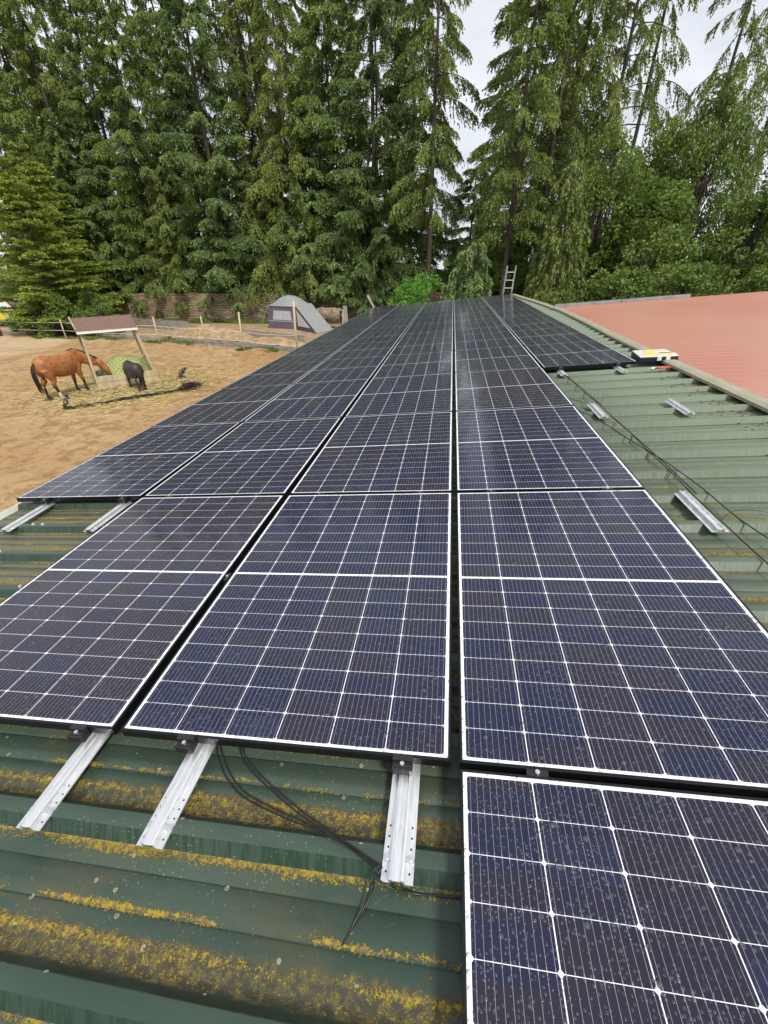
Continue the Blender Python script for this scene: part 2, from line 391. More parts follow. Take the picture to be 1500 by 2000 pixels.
from mathutils import noise as mn
def grid_sheet(name, poly_fn, x0, x1, y0, y1, step, zf, mat, label, cat, kind='structure'):
    bm = bmesh.new(); nx = int((x1 - x0) / step); ny = int((y1 - y0) / step); V = {}
    for j in range(ny + 1):
        for i in range(nx + 1):
            x = x0 + i * step; y = y0 + j * step
            if poly_fn(x, y): V[i, j] = bm.verts.new((x, y, zf(x, y)))
    for j in range(ny):
        for i in range(nx):
            k = [(i, j), (i + 1, j), (i + 1, j + 1), (i, j + 1)]
            if all(q in V for q in k): bm.faces.new([V[q] for q in k])
    for v in list(bm.verts):
        if not v.link_faces: bm.verts.remove(v)
    return tag(bmobj(name, bm, mat, smooth=True), label, cat, kind=kind)
def fence_y(x):   # line of the wire fence
    return np.interp(x, [-60, -36, -29, -20.4, -16.2, -13, -9, 0], [33.5, 30.4, 29.4, 28.0, 26.9, 25.7, 24.4, 21.5])
def sand_in(x, y): return y < fence_y(x) + .5 + mn.noise(Vector((x * .5, 3, 0))) * .8
def sand_z(x, y):
    d = fence_y(x) + .2 - y
    bank = .22 * math.exp(-(d / .9) ** 2) * (.6 + mn.noise(Vector((x * .7, y * .4, 0))))
    return GZ + .004 + max(0, .03 + .05 * mn.noise(Vector((x * .6, y * .6, 1))) + .03 * mn.noise(Vector((x * 2.1, y * 2.1, 5)))) + bank
grid_sheet('paddock', sand_in, -62, 0, -12, 36, .35, sand_z, M_SAND, 'trampled orange brown sand paddock below the roof', 'paddock')
# strip of dry ground beyond the fence up to the wall
def strip_in(x, y): return y >= fence_y(x) - .1 and y < 41.8 + x * .02
grid_sheet('verge', strip_in, -48, -3, 23, 44, .45, lambda x, y: GZ + .01 + .06 * max(0, mn.noise(Vector((x * .5, y * .5, 2)))), M_EARTH, 'pale dry earth strip between the wire fence and the stone wall', 'verge')
def mound(cx, cy, rx, ry, h, rot, label):
    def inn(x, y):
        dx, dy = x - cx, y - cy; a = dx * math.cos(rot) + dy * math.sin(rot); b = -dx * math.sin(rot) + dy * math.cos(rot); return (a / rx) ** 2 + (b / ry) ** 2 < 1.05
    def zz(x, y):
        dx, dy = x - cx, y - cy; a = dx * math.cos(rot) + dy * math.sin(rot); b = -dx * math.sin(rot) + dy * math.cos(rot); r = (a / rx) ** 2 + (b / ry) ** 2
        return GZ - .02 + h * max(0, 1 - r) ** .8 * (1 + .35 * mn.noise(Vector((x, y, 1))))
    return grid_sheet('sand_heap', inn, cx - rx - ry, cx + rx + ry, cy - rx - ry, cy + rx + ry, .25, zz, M_EARTH, label, 'sand heap', None)
mound(-18.3, 31.2, 4.6, 1.7, .95, R(-14), 'long low heap of pale sand behind the middle fence posts')
mound(-11.9, 28.6, 3.2, 1.2, .6, R(-20), 'smaller pale sand heap beside the tall right fence post')
bm = bmesh.new(); box(bm, -75, -38.5, 36.5, 39.5, GZ - .05, GZ + .014)
tag(bmobj('road', bm, M_ROAD), 'grey asphalt lane beyond the paddock at the left edge', 'road', kind='structure')

# ------------------------------------------------------------------ barn with the green roof
U0, VN, VF = -3.52, -3.2, 19.45
TRIM = [(-3.4, 2.66), (3.0, 2.66), (5.0, 2.66), (7.2, 2.68), (9.5, 2.76), (12, 2.80), (15, 2.68), (17.5, 2.54), (19.5, 2.44)]
def trim_u(v): return float(np.interp(v, [a for a, b in TRIM], [b for a, b in TRIM]))
def prof():
    pts = []; k0 = math.floor((VN + .27) / .3333)
    v = -.27 + .3333 * k0
    while v < VF:
        for dv, nn in ((0, -.105), (.002, -.104), (.024, -.0665), (.027, -.065), (.064, -.065), (.067, -.0665), (.092, -.105), (.142, -.105), (.146, -.1035), (.188, -.1035), (.191, -.1065), (.194, -.1065), (.197, -.102), (.233, -.102), (.236, -.1035), (.270, -.1035), (.2725, -.1065), (.276, -.1065), (.279, -.105), (.325, -.105)):
            pts.append((v + dv, nn))
        v += .3333
    return [p for p in pts if VN <= p[0] <= VF]
barn = tag(empty('barn', mat=MR.copy()), 'long barn with dark green ribbed metal roof covered in lichen', 'barn')
PR = prof(); nu = 28; V = []; F = []
for j, (v, nn) in enumerate(PR):
    ue = trim_u(v) + .03
    for i in range(nu + 1): V.append((U0 + (ue - U0) * i / nu, v, nn))
for j in range(len(PR) - 1):
    for i in range(nu):
        a = j * (nu + 1) + i; F.append((a, a + 1, a + nu + 2, a + nu + 1))
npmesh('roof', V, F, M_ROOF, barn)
# overlap seams / screws on the sheets (left gap and foreground)
for k in (2, 3, 4, 5):
    v = -.27 + .3333 * k + .05
    for u in ((-3.05, -2.97) if k > 3 else (-2.45, -2.37)):
        bm = bmesh.new(); bmesh.ops.create_cone(bm, cap_ends=True, segments=8, radius1=.011, radius2=.008, depth=.012, matrix=Matrix.Translation((u, v, -.060)))
        bmobj('roof_screw', bm, M_ALU, barn)
# gutter at the eaves
bm = bmesh.new()
gp = [(U0 - .010, -.112), (U0 - .02, -.19), (U0 - .105, -.20), (U0 - .125, -.108), (U0 - .14, -.108), (U0 - .12, -.215), (U0 - .01, -.205), (U0, -.112)]
ra = [bm.verts.new((a, VN, b)) for a, b in gp]; rb = [bm.verts.new((a, VF + .05, b)) for a, b in gp]
for i in range(len(gp)): bm.faces.new((ra[i], ra[(i + 1) % len(gp)], rb[(i + 1) % len(gp)], rb[i]))
bmobj('gutter', bm, simple('pale_gutter', (.62, .62, .58), .45, 0, .25, 5, .1, .01), barn)
# verge trim at the far gable
bm = bmesh.new(); box(bm, U0, 2.46, VF, VF + .03, -.22, -.055)
bmobj('gable_trim', bm, M_TRIM, barn)
# ridge flashing strip
bm = bmesh.new(); prev = None
for v, u in TRIM:
    ring = [bm.verts.new(p) for p in ((u - .035, v, -.064), (u - .035, v, -.034), (u + .012, v, -.022), (u + .105, v, -.026), (u + .105, v, -.045), (u + .0, v, -.05))]
    if prev:
        for i in range(6): bm.faces.new((prev[i], prev[(i + 1) % 6], ring[(i + 1) % 6], ring[i]))
    else: bm.faces.new(ring[::-1])
    prev = ring
bm.faces.new(prev); bmobj('ridge_flashing', bm, M_TRIM, barn)
# walls under the roof
bm = bmesh.new(); MI = MR.inverted()
box(bm, -3.42, 2.4, VN + .1, VF - .15, GZ, -.55, MI.copy() @ Matrix.Identity(4))
bmobj('wall', bm, M_WALLP, barn)

# ------------------------------------------------------------------ red roofed building behind
s3 = R(3.0); O = MR @ Vector((2.66, 0, -.052))
red = tag(empty('outbuilding'), 'neighbouring building with wide faded red metal roof and grey far flashing', 'building')
def far_y(x): return 12.75 + (x - 2.83) * .25
bm = bmesh.new()
# shallow ribbed sheet: ribs run away from the ridge
xs = [0, 1.0, 2.5, 4.5, 7, 10, 14, 19, 26]; dv = .0
pv = []; y = -3.5
while y < 19:
    for d, h in ((0, 0), (.02, .0026), (.04, .0026), (.06, 0)): pv.append((y + d, h))
    y += .20
rows = []
for yy, h in pv:
    r_ = []
    for xx in xs:
        X = O.x + .1 + xx
        yc = min(yy, far_y(X)); 
        base = O.z + .01 + (X - O.x) * math.tan(s3)
        r_.append(bm.verts.new((X + (trim_u(yy) - 2.66), yc, base + h)))
    rows.append(r_)
for a, b_ in zip(rows, rows[1:]):
    for i in range(len(xs) - 1):
        if (a[i].co - b_[i].co).length < 1e-5 and (a[i + 1].co - b_[i + 1].co).length < 1e-5: continue
        bm.faces.new((a[i], a[i + 1], b_[i + 1], b_[i]))
bmesh.ops.remove_doubles(bm, verts=bm.verts, dist=1e-4)
bmobj('roof', bm, M_RED, red)
bm = bmesh.new(); segs = [0, 1.9, 3.9]
for x0, x1 in zip(segs, segs[1:]):
    a = Vector((O.x + .14 + x0, far_y(O.x + .14 + x0) + .06, O.z + (x0 + .1) * math.tan(s3) + .02)); b_ = Vector((O.x + .14 + x1 - .02, far_y(O.x + .14 + x1) + .06, O.z + (x1 + .1) * math.tan(s3) + .02))
    beam(bm, a, b_, .03, .17, up=(0, 0, 1))
bmobj('far_flashing', bm, M_GREYMET, red)
bm = bmesh.new()
vs = [(2.95, -3.4), (28, -3.4), (28, 18.6), (2.95, 12.4)]
lo = [bm.verts.new((x, y, GZ)) for x, y in vs]; hi = [bm.verts.new((x, y, O.z + (x - O.x) * math.tan(s3) - .06)) for x, y in vs]
for i in range(4): bm.faces.new((lo[i], lo[(i + 1) % 4], hi[(i + 1) % 4], hi[i]))
bmobj('wall', bm, M_WALLP, red)

# ------------------------------------------------------------------ solar panels
def make_panel():
    root = empty('solar_panel')
    bm = bmesh.new(); w_, h_, lip = PW, PL, .0085
    # frame: outer side walls with a thin lip and a bottom return
    def rect(x0, x1, y0, y1, z): return [bm.verts.new(p) for p in ((x0, y0, z), (x1, y0, z), (x1, y1, z), (x0, y1, z))]
    A = rect(0, w_, 0, h_, -.035); B = rect(0, w_, 0, h_, -.0012); B2 = rect(.0012, w_ - .0012, .0012, h_ - .0012, 0)
    C_ = rect(lip, w_ - lip, lip, h_ - lip, 0); D = rect(lip, w_ - lip, lip, h_ - lip, -.006); E_ = rect(.028, w_ - .028, .028, h_ - .028, -.035)
    for a, b_ in ((A, B), (B, B2), (B2, C_), (C_, D), (E_, A)):
        for i in range(4): bm.faces.new((a[i], a[(i + 1) % 4], b_[(i + 1) % 4], b_[i]))
    bmobj('frame', bm, M_FRAME, root)
    bm = bmesh.new(); box(bm, lip, w_ - lip, lip, h_ - lip, -.005, -.0015)
    bmobj('glass_laminate', bm, M_GLASS, root)
    return root
COLS = {'A': (-3.485, 1, 10, 'outermost column at the eaves'), 'B': (-2.326, 0, 10, 'second column from the eaves'),
        'C': (-1.160, 0, 10, 'column left of the long dark gap'), 'D': (0.0, -1, 10, 'column right of the long dark gap'),
        'E': (1.156, 3, 10, 'short column by the red roof')}
ORD = ['nearest', 'second', 'third', 'fourth', 'fifth', 'sixth', 'seventh', 'eighth', 'ninth', 'tenth', 'eleventh', 'twelfth']
proto = make_panel(); first = True
for k, (u, r0, r1, nm) in COLS.items():
    for j, r in enumerate(range(r0, r1 + 1)):
        o = proto if first else copy_tree(proto); first = False
        v = r * (PL + GAP) + (-.03 if k == 'E' else 0)
        jit = Matrix.Rotation(R(random.uniform(-.10, .10)), 4, 'X') @ Matrix.Rotation(R(random.uniform(-.10, .10)), 4, 'Y')
        o.matrix_world = MR @ Matrix.Translation((u, v + random.uniform(-.002, .002), 0)) @ jit
        tag(o, f'{"nearest" if j == 0 else ORD[j]} panel {"" if j == 0 else "from the near end "}in the {nm}', 'solar panel', 'rain-wet solar panels laid in five columns on the barn roof')

# ------------------------------------------------------------------ mini rails
def make_rail(mat, bolts=True):
    root = empty('mounting_rail')
    bm = bmesh.new(); L = .43
    P = [(-.042, 0), (-.042, .004), (-.021, .004), (-.019, .022), (-.012, .024), (-.010, .018), (.010, .018), (.012, .024), (.019, .022), (.021, .004), (.042, .004), (.042, 0), (.018, 0), (.015, .014), (-.015, .014), (-.018, 0)]
    a = [bm.verts.new((x, 0, z)) for x, z in P]; b_ = [bm.verts.new((x, L, z)) for x, z in P]; n_ = len(P)
    for i in range(n_): bm.faces.new((a[i], a[(i + 1) % n_], b_[(i + 1) % n_], b_[i]))
    bm.faces.new(a[::-1]); bm.faces.new(b_)
    bmobj('profile', bm, mat, root, bevel=0)
    if bolts:
        for sx in (-.031, .031):
            bm = bmesh.new(); bmesh.ops.create_cone(bm, cap_ends=True, segments=16, radius1=.0115, radius2=.0105, depth=.0025, matrix=Matrix.Translation((sx, .052, .0052)))
            bmesh.ops.create_cone(bm, cap_ends=True, segments=6, radius1=.005, radius2=.005, depth=.005, matrix=Matrix.Translation((sx, .052, .0088)))
            bmobj('screw', bm, M_STEEL, root)
            for yy in (.022, .075, .10, .125):
                bm = bmesh.new(); bmesh.ops.create_cone(bm, cap_ends=True, segments=8, radius1=.0028, radius2=.0028, depth=.0008, matrix=Matrix.Translation((sx, yy, .0043)))
                bmobj('screw_hole', bm, M_BLACKP, root)
    return root
rA = make_rail(M_ALU); rB = make_rail(M_ZINC, False)
RAILS = [(rA, -.162, -.285, 'silver mounting rail with two round screws, beside the long dark gap', 0),
         (rA, -.872, -.285, 'middle silver mounting rail jutting from under the panels in the foreground', 0),
         (rA, -1.285, -.285, 'leftmost silver mounting rail in the foreground, nearest the left edge', 0),
         (rA, -3.20, 1.35, 'silver mounting rail under the eaves panel, closest to the gutter', 0),
         (rA, -2.50, 1.35, 'silver mounting rail squeezed between the eaves panel and second column', 0),
         (rB, 1.365, 1.34, 'largest loose zinc rail lying on the green roof beside the cables', 0),
         (rB, 1.345, 3.24, 'small zinc rail crossed by cables midway up the bare roof', 0),
         (rB, 2.055, 3.24, 'zinc rail lying alone on the bare roof towards the ridge', 0),
         (rB, 1.365, 4.93, 'zinc rail end under the left corner of the short column', 0),
         (rB, 2.065, 4.93, 'zinc rail end under the right corner of the short column', 0)]
used = set()
for pr_, u, v, lab, rz in RAILS:
    o = pr_ if id(pr_) not in used else copy_tree(pr_); used.add(id(pr_))
    o.matrix_world = MR @ Matrix.Translation((u, v, -.0645)) @ Matrix.Rotation(R(random.uniform(-1, 1)), 4, 'Z')
    tag(o, lab, 'mounting rail', 'short metal mounting rails on the roof ribs')
# end clamps on the rails at panel edges
def make_end():
    root = empty('end_clamp'); bm = bmesh.new()
    box(bm, -.03, .03, -.034, -.001, -.040, -.012); box(bm, -.03, .03, -.012, .006, -.012, .0025); box(bm, -.026, .026, -.026, -.004, -.012, -.009)
    bmobj('clamp_block', bm, M_BLACKP, root, bevel=.001)
    bm = bmesh.new(); bmesh.ops.create_cone(bm, cap_ends=True, segments=14, radius1=.0065, radius2=.0065, depth=.010, matrix=Matrix.Translation((0, -.018, -.007)))
    bmobj('bolt', bm, M_STEEL, root); return root
eA = make_end()
ENDS = [(-.172, 0, 'black end clamp on the rail beside the long dark gap'), (-.905, 0, 'black end clamp on the middle foreground rail'), (-1.325, 0, 'black end clamp on the leftmost foreground rail'),
        (-3.20, 1.742, 'end clamp holding the eaves panel, nearer the gutter'), (-2.50, 1.742, 'end clamp holding the eaves panel, nearer the second column'),
        (1.365, 5.196, 'end clamp at the left corner of the short column'), (2.065, 5.196, 'end clamp at the right corner of the short column')]
for i, (u, v, lab) in enumerate(ENDS):
    o = eA if i == 0 else copy_tree(eA); o.matrix_world = MR @ Matrix.Translation((u, v, 0)); tag(o, lab, 'clamp', 'end clamps on the panel edges')
def make_mid():
    root = empty('mid_clamp'); bm = bmesh.new()
    box(bm, -.03, .03, -.0095, .0095, -.030, -.0015); bmobj('clamp_block', bm, M_BLACKP, root)
    bm = bmesh.new(); bmesh.ops.create_cone(bm, cap_ends=True, segments=14, radius1=.0065, radius2=.0065, depth=.008, matrix=Matrix.Translation((0, 0, .0015)))
    bmobj('bolt', bm, M_STEEL, root); return root
mA = make_mid(); firstm = True
for k, (u, r0, r1, nm) in COLS.items():
    for r in range(r0 + 1, 5):
        for si, uu in enumerate((.22, .92)):
            if k == 'D' and r == 0 and si == 1: continue
            o = mA if firstm else copy_tree(mA); firstm = False
            o.matrix_world = MR @ Matrix.Translation((u + uu, r * (PL + GAP) - GAP / 2 + (-.03 if k == 'E' else 0), 0))
            tag(o, f'{("left", "right")[si]} clamp on the {("first", "second", "third", "fourth", "fifth", "sixth")[r - r0 - 1]} joint of the {nm}', 'clamp', 'silver bolted clamps between panels')
o = copy_tree(mA); o.matrix_world = MR @ Matrix.Translation((-1.176, .83, 0)) @ Matrix.Rotation(R(90), 4, 'Z')
tag(o, 'lone clamp in the dark gap between second and third columns', 'clamp', 'silver bolted clamps between panels')

# ------------------------------------------------------------------ cables on the roof
def cable(pts, label, r=.0024, extra=()):
    bm = bmesh.new()
    for p in [pts] + list(extra): tube(bm, spline([MR @ Vector(q) for q in p], 8), r, 6)
    return tag(bmobj('cable', bm, M_CABLE, smooth=True), label, 'cable')
cable([(-.84, .06, -.045), (-.80, -.02, -.06), (-.74, -.08, -.075), (-.66, -.125, -.085), (-.52, -.165, -.075), (-.40, -.195, -.058), (-.30, -.225, -.055), (-.215, -.268, -.050)], 'black cable curving from the middle foreground rail to the right rail',
      extra=[[(-.83, .06, -.045), (-.79, -.01, -.06), (-.73, -.07, -.08), (-.65, -.115, -.09), (-.50, -.160, -.075), (-.38, -.195, -.057), (-.28, -.232, -.053), (-.21, -.272, -.050)]])
cable([(-.76, .06, -.045), (-.70, -.03, -.055), (-.60, -.09, -.07), (-.47, -.155, -.066), (-.36, -.20, -.055), (-.28, -.235, -.05), (-.208, -.262, -.047)], 'straighter black cable pair above the curved one on the roof',
      extra=[[(-.75, .06, -.045), (-.69, -.025, -.053), (-.59, -.085, -.068), (-.46, -.150, -.064), (-.35, -.198, -.053), (-.27, -.232, -.048), (-.20, -.262, -.045)]])
cable([(-.225, -.275, -.05), (-.18, -.292, -.066), (-.11, -.288, -.098), (-.05, -.284, -.1), (.05, -.28, -.1)], 'black cable running from the rail end under the nearest right panel')
cable([(-.20, -.262, -.04), (-.222, -.285, -.06), (-.238, -.315, -.085), (-.262, -.36, -.099), (-.278, -.392, -.101), (-.284, -.404, -.101)], 'loose black cable tie tail hanging below the rail end', .0022,
      extra=[[(-.222, -.28, -.07), (-.226, -.30, -.09), (-.246, -.335, -.1), (-.262, -.362, -.1)]])
cable([(1.36, 5.3, -.05), (1.39, 4.7, -.055), (1.41, 4.1, -.055), (1.40, 3.6, -.035), (1.39, 3.3, -.034), (1.42, 2.9, -.05), (1.42, 2.45, -.058), (1.42, 2.0, -.055), (1.39, 1.72, -.036), (1.39, 1.5, -.034), (1.40, 1.34, -.04), (1.42, 1.15, -.055), (1.45, .8, -.058), (1.6, .3, -.058)], 'long black cable running up the bare green roof over the zinc rails', .0034,
      extra=[[(1.35, 5.3, -.05), (1.38, 4.7, -.057), (1.40, 3.9, -.055), (1.395, 3.5, -.035), (1.39, 3.15, -.036), (1.43, 2.7, -.055), (1.44, 2.2, -.058), (1.43, 1.74, -.050)]])
cable([(1.12, 3.55, -.06), (1.22, 3.40, -.058), (1.30, 3.10, -.06), (1.38, 2.65, -.062), (1.45, 2.25, -.055), (1.50, 1.85, -.058), (1.515, 1.5, -.06), (1.55, 1.25, -.056), (1.62, 1.02, -.058), (1.9, .6, -.06)], 'second black cable emerging from under the panels and bending to the right', .0034)
cable([(1.1, 3.95, -.06), (1.2, 3.9, -.061), (1.3, 3.72, -.055), (1.36, 3.66, -.04)], 'short black cable from the panel edge to the small zinc rail')
cable([(1.40, 3.55, -.036), (1.47, 3.75, -.03), (1.56, 4.0, -.045)], 'thin black wire end sticking up beside the small zinc rail', .002)
cable([(1.40, 1.42, -.036), (1.50, 1.50, -.03), (1.62, 1.52, -.04), (1.72, 1.50, -.055)], 'thin black wire end beside the largest zinc rail', .002)

# ------------------------------------------------------------------ tool case and pliers, moss
t_ = tag(empty('tool_case', mat=MR @ Matrix.Translation((2.36, 5.32, -.052)) @ Matrix.Rotation(R(-4), 4, 'Z')), 'black organiser case with notched clear lid and yellow inside on the ridge', 'tool case')
OUT = [(0, 0), (.44, -.02), (.46, .16), (.28, .17), (.28, .26), (.44, .26), (.42, .44), (.02, .44)]
def prism(bm, poly, z0, z1, s=1.0, c=(.22, .2)):
    P = [(c[0] + (x - c[0]) * s, c[1] + (y - c[1]) * s) for x, y in poly]
    a = [bm.verts.new((x, y, z0)) for x, y in P]; b_ = [bm.verts.new((x, y, z1)) for x, y in P]; n_ = len(P)
    for i in range(n_): bm.faces.new((a[i], a[(i + 1) % n_], b_[(i + 1) % n_], b_[i]))
    bm.faces.new(a[::-1]); bm.faces.new(b_)
bm = bmesh.new(); prism(bm, OUT, 0, .062); bmobj('base', bm, M_BLACKP, t_, bevel=.008)
bm = bmesh.new(); prism(bm, OUT, .0625, .078, .99); bmobj('lid', bm, M_CLEAR, t_, bevel=.006)
bm = bmesh.new(); prism(bm, [(.06, .05), (.40, .04), (.40, .12), (.235, .13), (.235, .31), (.36, .31), (.36, .38), (.16, .39)], .0785, .083); bmobj('insert', bm, M_YBOX, t_, bevel=.003)
bm = bmesh.new()
for x in (.2, .3): box(bm, x, x + .05, -.022, -.002, .02, .074)
bmobj('latch', bm, M_CLEAR, t_, bevel=.003)
p_ = tag(empty('pliers', mat=MR @ Matrix.Translation((2.36, 4.98, -.058)) @ Matrix.Rotation(R(3), 4, 'Z')), 'pliers with orange red handles lying below the tool case', 'pliers')
bm = bmesh.new(); tube(bm, [(.07, .012, .006), (.13, .028, .006), (.24, .02, .006)], .009, 8); tube(bm, [(.07, -.012, .006), (.13, -.024, .006), (.24, -.012, .006)], .009, 8); bmobj('handle', bm, M_REDH, p_)
bm = bmesh.new(); tube(bm, [(.08, 0, .006), (.04, 0, .006), (-.02, 0, .006)], [.012, .016, .004], 8); bmobj('jaw', bm, M_STEEL, p_)
def blob(name, u, v, n_, rx, ry, rz_, mat, label, cat, seed, group=None):
    bm = bmesh.new(); bmesh.ops.create_icosphere(bm, subdivisions=3, radius=1)
    for vv in bm.verts:
        d = 1 + .35 * mn.noise(vv.co * 1.7 + Vector((seed, 0, 0))) + .18 * mn.noise(vv.co * 5 + Vector((seed, 3, 0)))
        vv.co = Vector((vv.co.x * rx * d, vv.co.y * ry * d, max(vv.co.z * d, -.2) * rz_))
    o = bmobj(name, bm, mat, smooth=True); o.matrix_world = MR @ Matrix.Translation((u, v, n_)); return tag(o, label, cat, group)
for i, (u, v, sx, sy, lab) in enumerate([(2.52, 4.12, .05, .05, 'largest yellow green moss cushion tucked under the ridge flashing'), (2.44, 4.12, .035, .035, 'orange moss lump touching the largest moss cushion'), (2.50, 3.80, .05, .045, 'dull moss cushion in the next rib gap nearer the camera'), (2.56, 3.46, .04, .035, 'small moss tuft nearest the right edge under the flashing')]):
    blob('moss_cushion', u, v, -.098, sx, sy, .035, M_MOSS, lab, 'moss', i * 3.1, 'moss cushions along the ridge flashing')
# leaf litter in the rib ends
rr = np.random.default_rng(5); V = []; F = []
for k in range(-1, 17):
    v0 = -.27 + .3333 * k + .098
    for i in range(60):
        u = trim_u(v0) - abs(rr.normal(0, .16)) + .01; v = v0 + rr.uniform(0.0, .235); a = rr.uniform(0, 6.28); s_ = rr.uniform(.004, .011); z = -.1025 + rr.uniform(.001, .008)
        c_, n_ = math.cos(a), math.sin(a); b0 = len(V)
        V += [(u + c_ * s_ * 1.8, v + n_ * s_ * 1.8, z), (u - n_ * s_, v + c_ * s_, z + rr.uniform(0, .004)), (u - c_ * s_ * 1.8, v - n_ * s_ * 1.8, z), (u + n_ * s_, v - c_ * s_, z + rr.uniform(0, .004))]; F.append((b0, b0 + 1, b0 + 2, b0 + 3))
o = npmesh('leaf_litter', V, F, M_LITTER); o.matrix_world = MR.copy(); tag(o, 'dry brown leaf litter gathered in the rib ends under the ridge flashing', 'leaf litter', kind='stuff')

# ------------------------------------------------------------------ aluminium ladder at the far gable
ld = tag(empty('ladder', (2.20, 19.72, GZ)), 'aluminium ladder leaning on the far gable end, sticking up above the roof', 'ladder')
top = Vector((.04, -.30, 4.72)); bm = bmesh.new(); foot = Vector((0, 1.1, 0))
for sx in (-.18, .18): 
    bm = bmesh.new(); beam(bm, foot + Vector((sx, 0, 0)), top + Vector((sx * .95, 0, 0)), .026, .06, up=(1, 0, 0)); bmobj('rail', bm, M_ALU, ld)
for k in range(16):
    a = foot.lerp(top, (k + .5) / 16.3); bm = bmesh.new(); beam(bm, a + Vector((-.17, 0, 0)), a + Vector((.17, 0, 0)), .032, .032); bmobj('rung', bm, M_ALU, ld)

# ------------------------------------------------------------------ paddock things: feeder, net, bale
def P3(x, y, z): return Vector((x, y, GZ + z))
FL, FR = Vector((-15.75, 16.25, 0)), Vector((-13.95, 18.05, 0)); ex = (FR - FL).normalized(); ey = Vector((-ex.y, ex.x, 0)); LN = (FR - FL).length; DP = 1.45
fd = tag(empty('hay_feeder', (FL.x, FL.y, GZ), math.atan2(ex.y, ex.x)), 'wooden hay feeder with brown sloping roof and low plank box in the paddock', 'hay feeder')
def board(name, a, b_, w_, h_, mat, up=(0, 0, 1)):
    bm = bmesh.new(); beam(bm, a, b_, w_, h_, up); return bmobj(name, bm, mat, fd, bevel=.006)
for k, z in enumerate((.15, .44)):
    board('side_plank', (0, 0, z), (LN, 0, z), .04, .275, M_WOODL); board('side_plank', (0, DP, z), (LN, DP, z), .04, .275, M_WOOD)
    board('end_plank', (0, .03, z), (0, DP - .03, z), .04, .275, M_WOOD); board('end_plank', (LN, .03, z), (LN, DP - .03, z), .04, .275, M_WOODL)
board('skid', (-.15, -.06, .05), (LN + .2, -.06, .05), .09, .09, M_WOODL); board('skid', (-.15, DP + .06, .05), (LN + .2, DP + .06, .05), .09, .09, M_WOOD)
RF = [(-.10, -.12, 2.42), (LN - .30, -.12, 2.42), (LN - .22, DP - .1, 2.85), (-.05, DP - .1, 2.85)]
board('post', (.02, .08, 0), (.05, .02, 2.44), .09, .09, M_WOODL, (1, 0, 0)); board('post', (LN - .04, .05, 0), (LN - .42, .02, 2.42), .09, .09, M_WOODL, (1, 0, 0))
board('post', (.02, DP - .08, 0), (.0, DP - .2, 2.82), .09, .09, M_WOOD, (1, 0, 0)); board('post', (LN - .04, DP - .05, 0), (LN - .42, DP - .2, 2.80), .09, .09, M_WOOD, (1, 0, 0))
board('brace', (.02, .3, .5), (.0, .0, 1.9), .05, .07, M_WOOD, (1, 0, 0)); board('brace', (LN - .08, DP - .1, 1.2), (LN - .75, DP * .6, .35), .05, .05, M_WOOD, (1, 0, 0))
board('brace', (-.08, .05, 2.5), (-.12, DP - .15, 2.9), .06, .12, M_WOOD)
board('brace', (LN - .15, .1, .45), (LN - .25, .35, 1.25), .02, .34, M_WOODL, (0, 1, 0))
bm = bmesh.new(); vt = [bm.verts.new((x, y, z + .04)) for x, y, z in RF]; vb = [bm.verts.new((x, y, z)) for x, y, z in RF]
bm.faces.new(vt); bm.faces.new(vb[::-1])
for i in range(4): bm.faces.new((vb[i], vb[(i + 1) % 4], vt[(i + 1) % 4], vt[i]))
bmobj('roof', bm, M_ROOFF, fd)
bm = bmesh.new(); beam(bm, Vector(RF[0]) + Vector((0, -.025, 0)), Vector(RF[1]) + Vector((0, -.025, 0)), .03, .09); bmobj('roof_edge', bm, M_WHITE, fd)
# hay pile under a green net
bm = bmesh.new(); bmesh.ops.create_icosphere(bm, subdivisions=4, radius=1)
for v in bm.verts:
    d = 1 + .13 * mn.noise(v.co * 2.0) + .05 * mn.noise(v.co * 7); v.co = Vector((v.co.x * 1.12 * d, v.co.y * .68 * d, max(v.co.z, -.3) * .92 * d))
hb = empty('hay_pile', (0, 0, 0)); hc = FL + ex * (LN * .52) + ey * (DP * .5); hb.location = (hc.x, hc.y, GZ + .3); hb.rotation_euler = (0, 0, math.atan2(ex.y, ex.x))
tag(hb, 'heaped hay under a green net inside the feeder', 'hay')
bm2 = bm.copy(); bmobj('hay', bm, M_HAY, hb, smooth=True)
for v in bm2.verts: v.co *= 1.02
me = bpy.data.meshes.new('net'); bmesh.ops.dissolve_limit(bm2, angle_limit=R(3), verts=bm2.verts, edges=bm2.edges); bm2.to_mesh(me); bm2.free(); me.materials.append(M_NETG)
no_ = bpy.data.objects.new('net', me); link(no_, hb); wf = no_.modifiers.new('wire', 'WIREFRAME'); wf.thickness = .009; wf.use_replace = True
